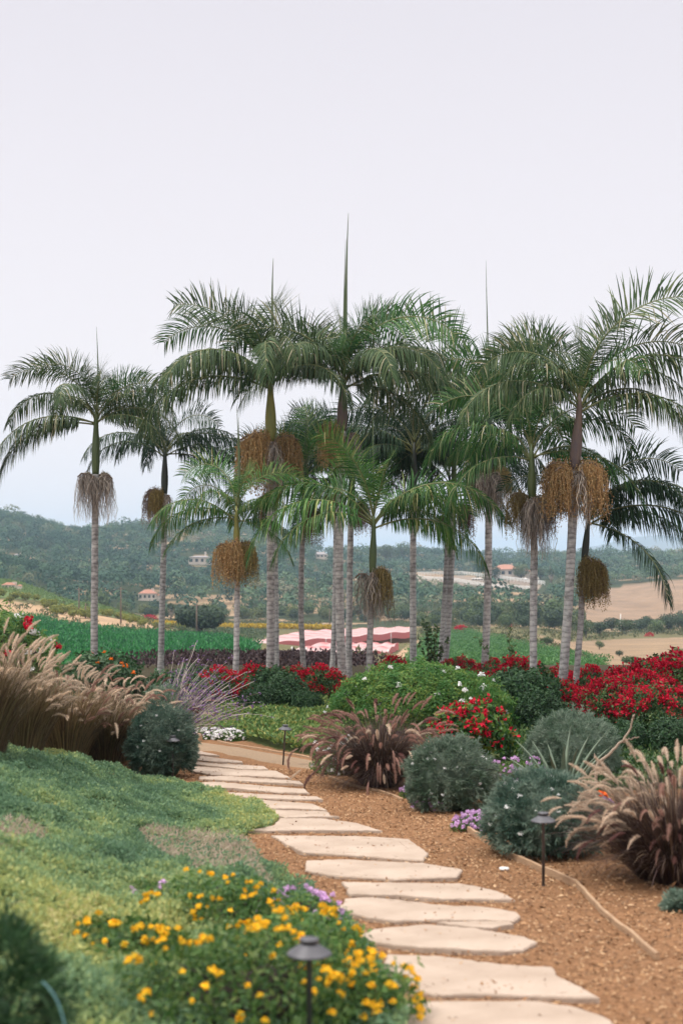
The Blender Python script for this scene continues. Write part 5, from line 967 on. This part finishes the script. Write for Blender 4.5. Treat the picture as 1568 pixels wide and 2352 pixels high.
# orchard trees (nearest) and woodland mass
HOUSES = [(460, 1290, 45, 16), (345, 1373, 42, 14), (1165, 1318, 40, 16), (22, 1346, 26, 10), (40, 1278, 16, 8), (735, 1278, 26, 9), (1100, 1332, 25, 8), (430, 1216, 14, 7)]
def woods():
    r = rg(800); pts = []
    for Yb, sp in ((360, 6.6), (520, 6.8), (700, 7.2), (900, 7.8), (1110, 8.8)):
        Y1 = {360: 520, 520: 700, 700: 900, 900: 1110, 1110: 1260}[Yb]; x = np.arange(-.34*Y1, .34*Y1, sp); y = np.arange(Yb, Y1, sp); X, Y = np.meshgrid(x, y); X = X+r.normal(size=X.shape)*sp*.28; Y = Y+r.normal(size=Y.shape)*sp*.28; k = np.abs(X) < .31*Y; pts.append(np.stack([X[k], Y[k]], -1))
    p = np.concatenate(pts); X, Y = p.T; Z = g(X, Y); u, v = proj(X, Y, Z); keep = np.ones(len(X), bool)
    for z in (Z_TANHILL, Z_TANFLD, Z_ARENA, Z_RGRN, Z_GREY, Z_ROAD, Z_TAN_L): keep &= ~inpoly(u, v, z)
    keep &= ~inpoly(u, v, [(940, 1316), (1060, 1314), (1270, 1342), (1260, 1385), (1100, 1378), (940, 1352)])
    keep &= ~((u > 330) & (u < 960) & (Y < 440)); keep &= ~((u < 330) & (Y < 420)); keep &= ~((u > 960) & (u < 1330) & (Y < 355)); keep &= ~((u > 1330) & (Y < 480))
    for a, b, w, h in HOUSES: keep &= ~((np.abs(u-a) < w*.62) & (v-b > -h) & (v-b < h*1.6))
    dn = fbm(np.stack([X/55, Y/55], -1), 21); keep &= r.random(len(X)) < np.where(Y < 560, .62, .93)*np.where(dn > .30, .45, 1)
    X, Y, Z = X[keep], Y[keep], Z[keep]; n = len(X); s = r.uniform(.65, 1.25, n)*np.where(r.random(n) < .06, 1.5, 1)
    o = np.argsort(Y); X, Y, Z, s = X[o], Y[o], Z[o], s[o]; near = np.zeros(n, bool); vis = np.abs((X/Y)) < .235; near[np.where(vis)[0][:150]] = True
    OT = [tree_mesh(810+i, 5.8, 5.0, 520, .62, m, .02, 2)[0] for i, m in enumerate(('tree', 'tree_dark', 'tree_olive', 'tree'))]
    for i in np.where(near)[0]: tag(obj('orchard_tree', OT[r.integers(0, 4)], loc=(X[i], Y[i], Z[i]-.2), rz=r.uniform(0, 6), scale=float(s[i])), 'round orchard tree on the lowest slope beyond the valley fields', 'tree', 'orchard trees at the foot of the hills')
    X, Y, Z, s = X[~near], Y[~near], Z[~near], s[~near]; n = len(X); k = 70; D = rdir(r, n*k); D[:, 2] = np.where(D[:, 2] < -.35, -D[:, 2], D[:, 2]); c = np.repeat(np.stack([X, Y, Z], -1), k, 0); ss = np.repeat(s, k)
    lob = np.repeat(r.normal(size=(n, 1, 3))*.0, k, 1).reshape(-1, 3); pp = D*(1-.35*r.random(n*k)**2)[:, None]*(1+.3*fbm(D*1.6+np.repeat(r.uniform(0, 50, (n, 3)), k, 0), 3))[:, None]
    W = 3.0*ss[:, None]*np.array([1, 1, .95])*(np.repeat(np.where(Y > 900, 1.2, 1.0), k))[:, None]; pos = c+pp*W+np.stack([0*ss, 0*ss, 2.3*ss], -1); qd = rdir(r, n*k); V, F = leaves(pos, qd-.85*np.sum(qd*D, -1, keepdims=True)*D, D+.45*rdir(r, n*k)+[0, 0, .25], (.95*ss), (.85*ss))
    base = .42+.55*fbm(np.stack([X/90, Y/90], -1), 27)+r.normal(size=n)*.22; tint = np.repeat(np.clip(base, 0, 1), k*4); tag(obj('woodland', MB().add(V, F, 0, tint).mesh('woodland', M['wood'])), 'continuous tree cover on the hills behind the valley', 'trees', kind='stuff')
    print('woodland trees', n)
woods()
# scrub on the valley floor and spur
r = rg(850); X = r.uniform(-70, 110, 9000); Y = r.uniform(150, 430, 9000); Z = g(X, Y); u, v = proj(X, Y, Z); keep = (u > -60) & (u < 1640)
for z in (Z_GREEN, Z_PURP, Z_RGRN, Z_TANFLD, Z_GREY, Z_ROAD, Z_TANHILL): keep &= ~inpoly(u, v, z)
keep &= ~((u < 345) & (Y > 262) & (Y < 335) & (r.random(9000) < .9))
keep &= ~((u > 560) & (u < 960) & (v > 1435) & (v < 1505)) & (r.random(9000) < .5) & (fbm(np.stack([X/9, Y/9], -1), 41) > -.05)
p = np.stack([X, Y, Z], -1)[keep]
tag(obj('scrub', tufts(p, r, 12, .7, .5, leafmat('scrub_leaf', [(.06, .085, .03), (.10, .115, .045), (.17, .15, .075)], .15, .7, objvar=0), 'scrub', .6, .5)), 'low olive scrub scattered over the slopes of the valley', 'scrub', kind='stuff')

#@@LIGHT
# ---------------------------------------------------------------- light, air, camera
w = bpy.data.worlds.new('World'); sc.world = w; w.use_nodes = True; nt = w.node_tree; N, L = nt.nodes, nt.links; N.clear()
SUN_EL, SUN_AZ = 60, -115            # azimuth measured from +Y towards +X
sky = N.new('ShaderNodeTexSky'); sky.sky_type = 'NISHITA'; sky.sun_disc = False; sky.sun_elevation = R(SUN_EL); sky.sun_rotation = R(SUN_AZ); sky.air_density = 1.0; sky.dust_density = 3.0
tc = N.new('ShaderNodeTexCoord'); sx = N.new('ShaderNodeSeparateXYZ'); L.new(tc.outputs['Generated'], sx.inputs[0])
rp = N.new('ShaderNodeValToRGB'); L.new(sx.outputs[2], rp.inputs[0]); e = rp.color_ramp.elements
e[0].position = 0; e[0].color = (.87, .85, .89, 1); e[1].position = 1; e[1].color = (2.7, 2.55, 2.5, 1)
for p_, c_ in ((.05, (.90, .87, .905)), (.14, (.91, .865, .89)), (.26, (.85, .81, .85)), (.38, (.785, .75, .80)), (.5, (1.0, .95, .97)), (.72, (2.1, 2.0, 2.0))): x = e.new(p_); x.color = (*c_, 1)
ml = N.new('ShaderNodeMix'); ml.data_type = 'RGBA'; ml.blend_type = 'MULTIPLY'; ml.inputs[0].default_value = 1; L.new(rp.outputs[0], ml.inputs[6]); ml.inputs[7].default_value = (10, 10, 10, 1)
mx = N.new('ShaderNodeMix'); mx.data_type = 'RGBA'; mx.inputs[0].default_value = .95; L.new(sky.outputs[0], mx.inputs[6]); L.new(ml.outputs[2], mx.inputs[7])
bg = N.new('ShaderNodeBackground'); bg.inputs[1].default_value = .1; L.new(mx.outputs[2], bg.inputs[0]); o = N.new('ShaderNodeOutputWorld'); L.new(bg.outputs[0], o.inputs[0])
sl = bpy.data.lights.new('sun', 'SUN'); sl.energy = 2.1; sl.angle = R(11); sl.color = (1, .95, .88); so = bpy.data.objects.new('sun', sl); COL.objects.link(so)
dv = Vector((math.cos(R(SUN_EL))*math.sin(R(SUN_AZ)), math.cos(R(SUN_EL))*math.cos(R(SUN_AZ)), math.sin(R(SUN_EL)))); so.rotation_euler = dv.to_track_quat('Z', 'Y').to_euler()
mb = MB(); box(mb, (-7200, -40, -22), (7200, 9100, 130)); hz, nt, N, L = newmat('haze_air'); pv = N.new('ShaderNodeVolumePrincipled'); pv.inputs['Density'].default_value = .00020; pv.inputs['Color'].default_value = (.58, .79, 1, 1); pv.inputs['Anisotropy'].default_value = .15; o = N.new('ShaderNodeOutputMaterial'); L.new(pv.outputs[0], o.inputs['Volume'])
tag(obj('haze', mb.mesh('haze', hz)), kind='stuff')
cd = bpy.data.cameras.new('camera'); cd.sensor_fit = 'VERTICAL'; cd.sensor_height = 36; cd.sensor_width = 24; cd.lens = 50; cd.clip_end = 30000; cd.clip_start = .1
cd.shift_y = (VH-1176)/2352; co = bpy.data.objects.new('camera', cd); COL.objects.link(co); co.location = (0, 0, CZ); co.rotation_euler = (R(90), 0, 0); sc.camera = co
cd.dof.use_dof = True; cd.dof.focus_distance = 28; cd.dof.aperture_fstop = 2.0
sc.view_settings.view_transform = 'Standard'; sc.view_settings.look = 'None'; sc.view_settings.gamma = 1; sc.view_settings.exposure = .12
cy = sc.cycles; cy.use_denoising = True; cy.max_bounces = 7; cy.diffuse_bounces = 3; cy.glossy_bounces = 2; cy.transmission_bounces = 3; cy.volume_bounces = 1; cy.use_adaptive_sampling = True; cy.adaptive_threshold = .015
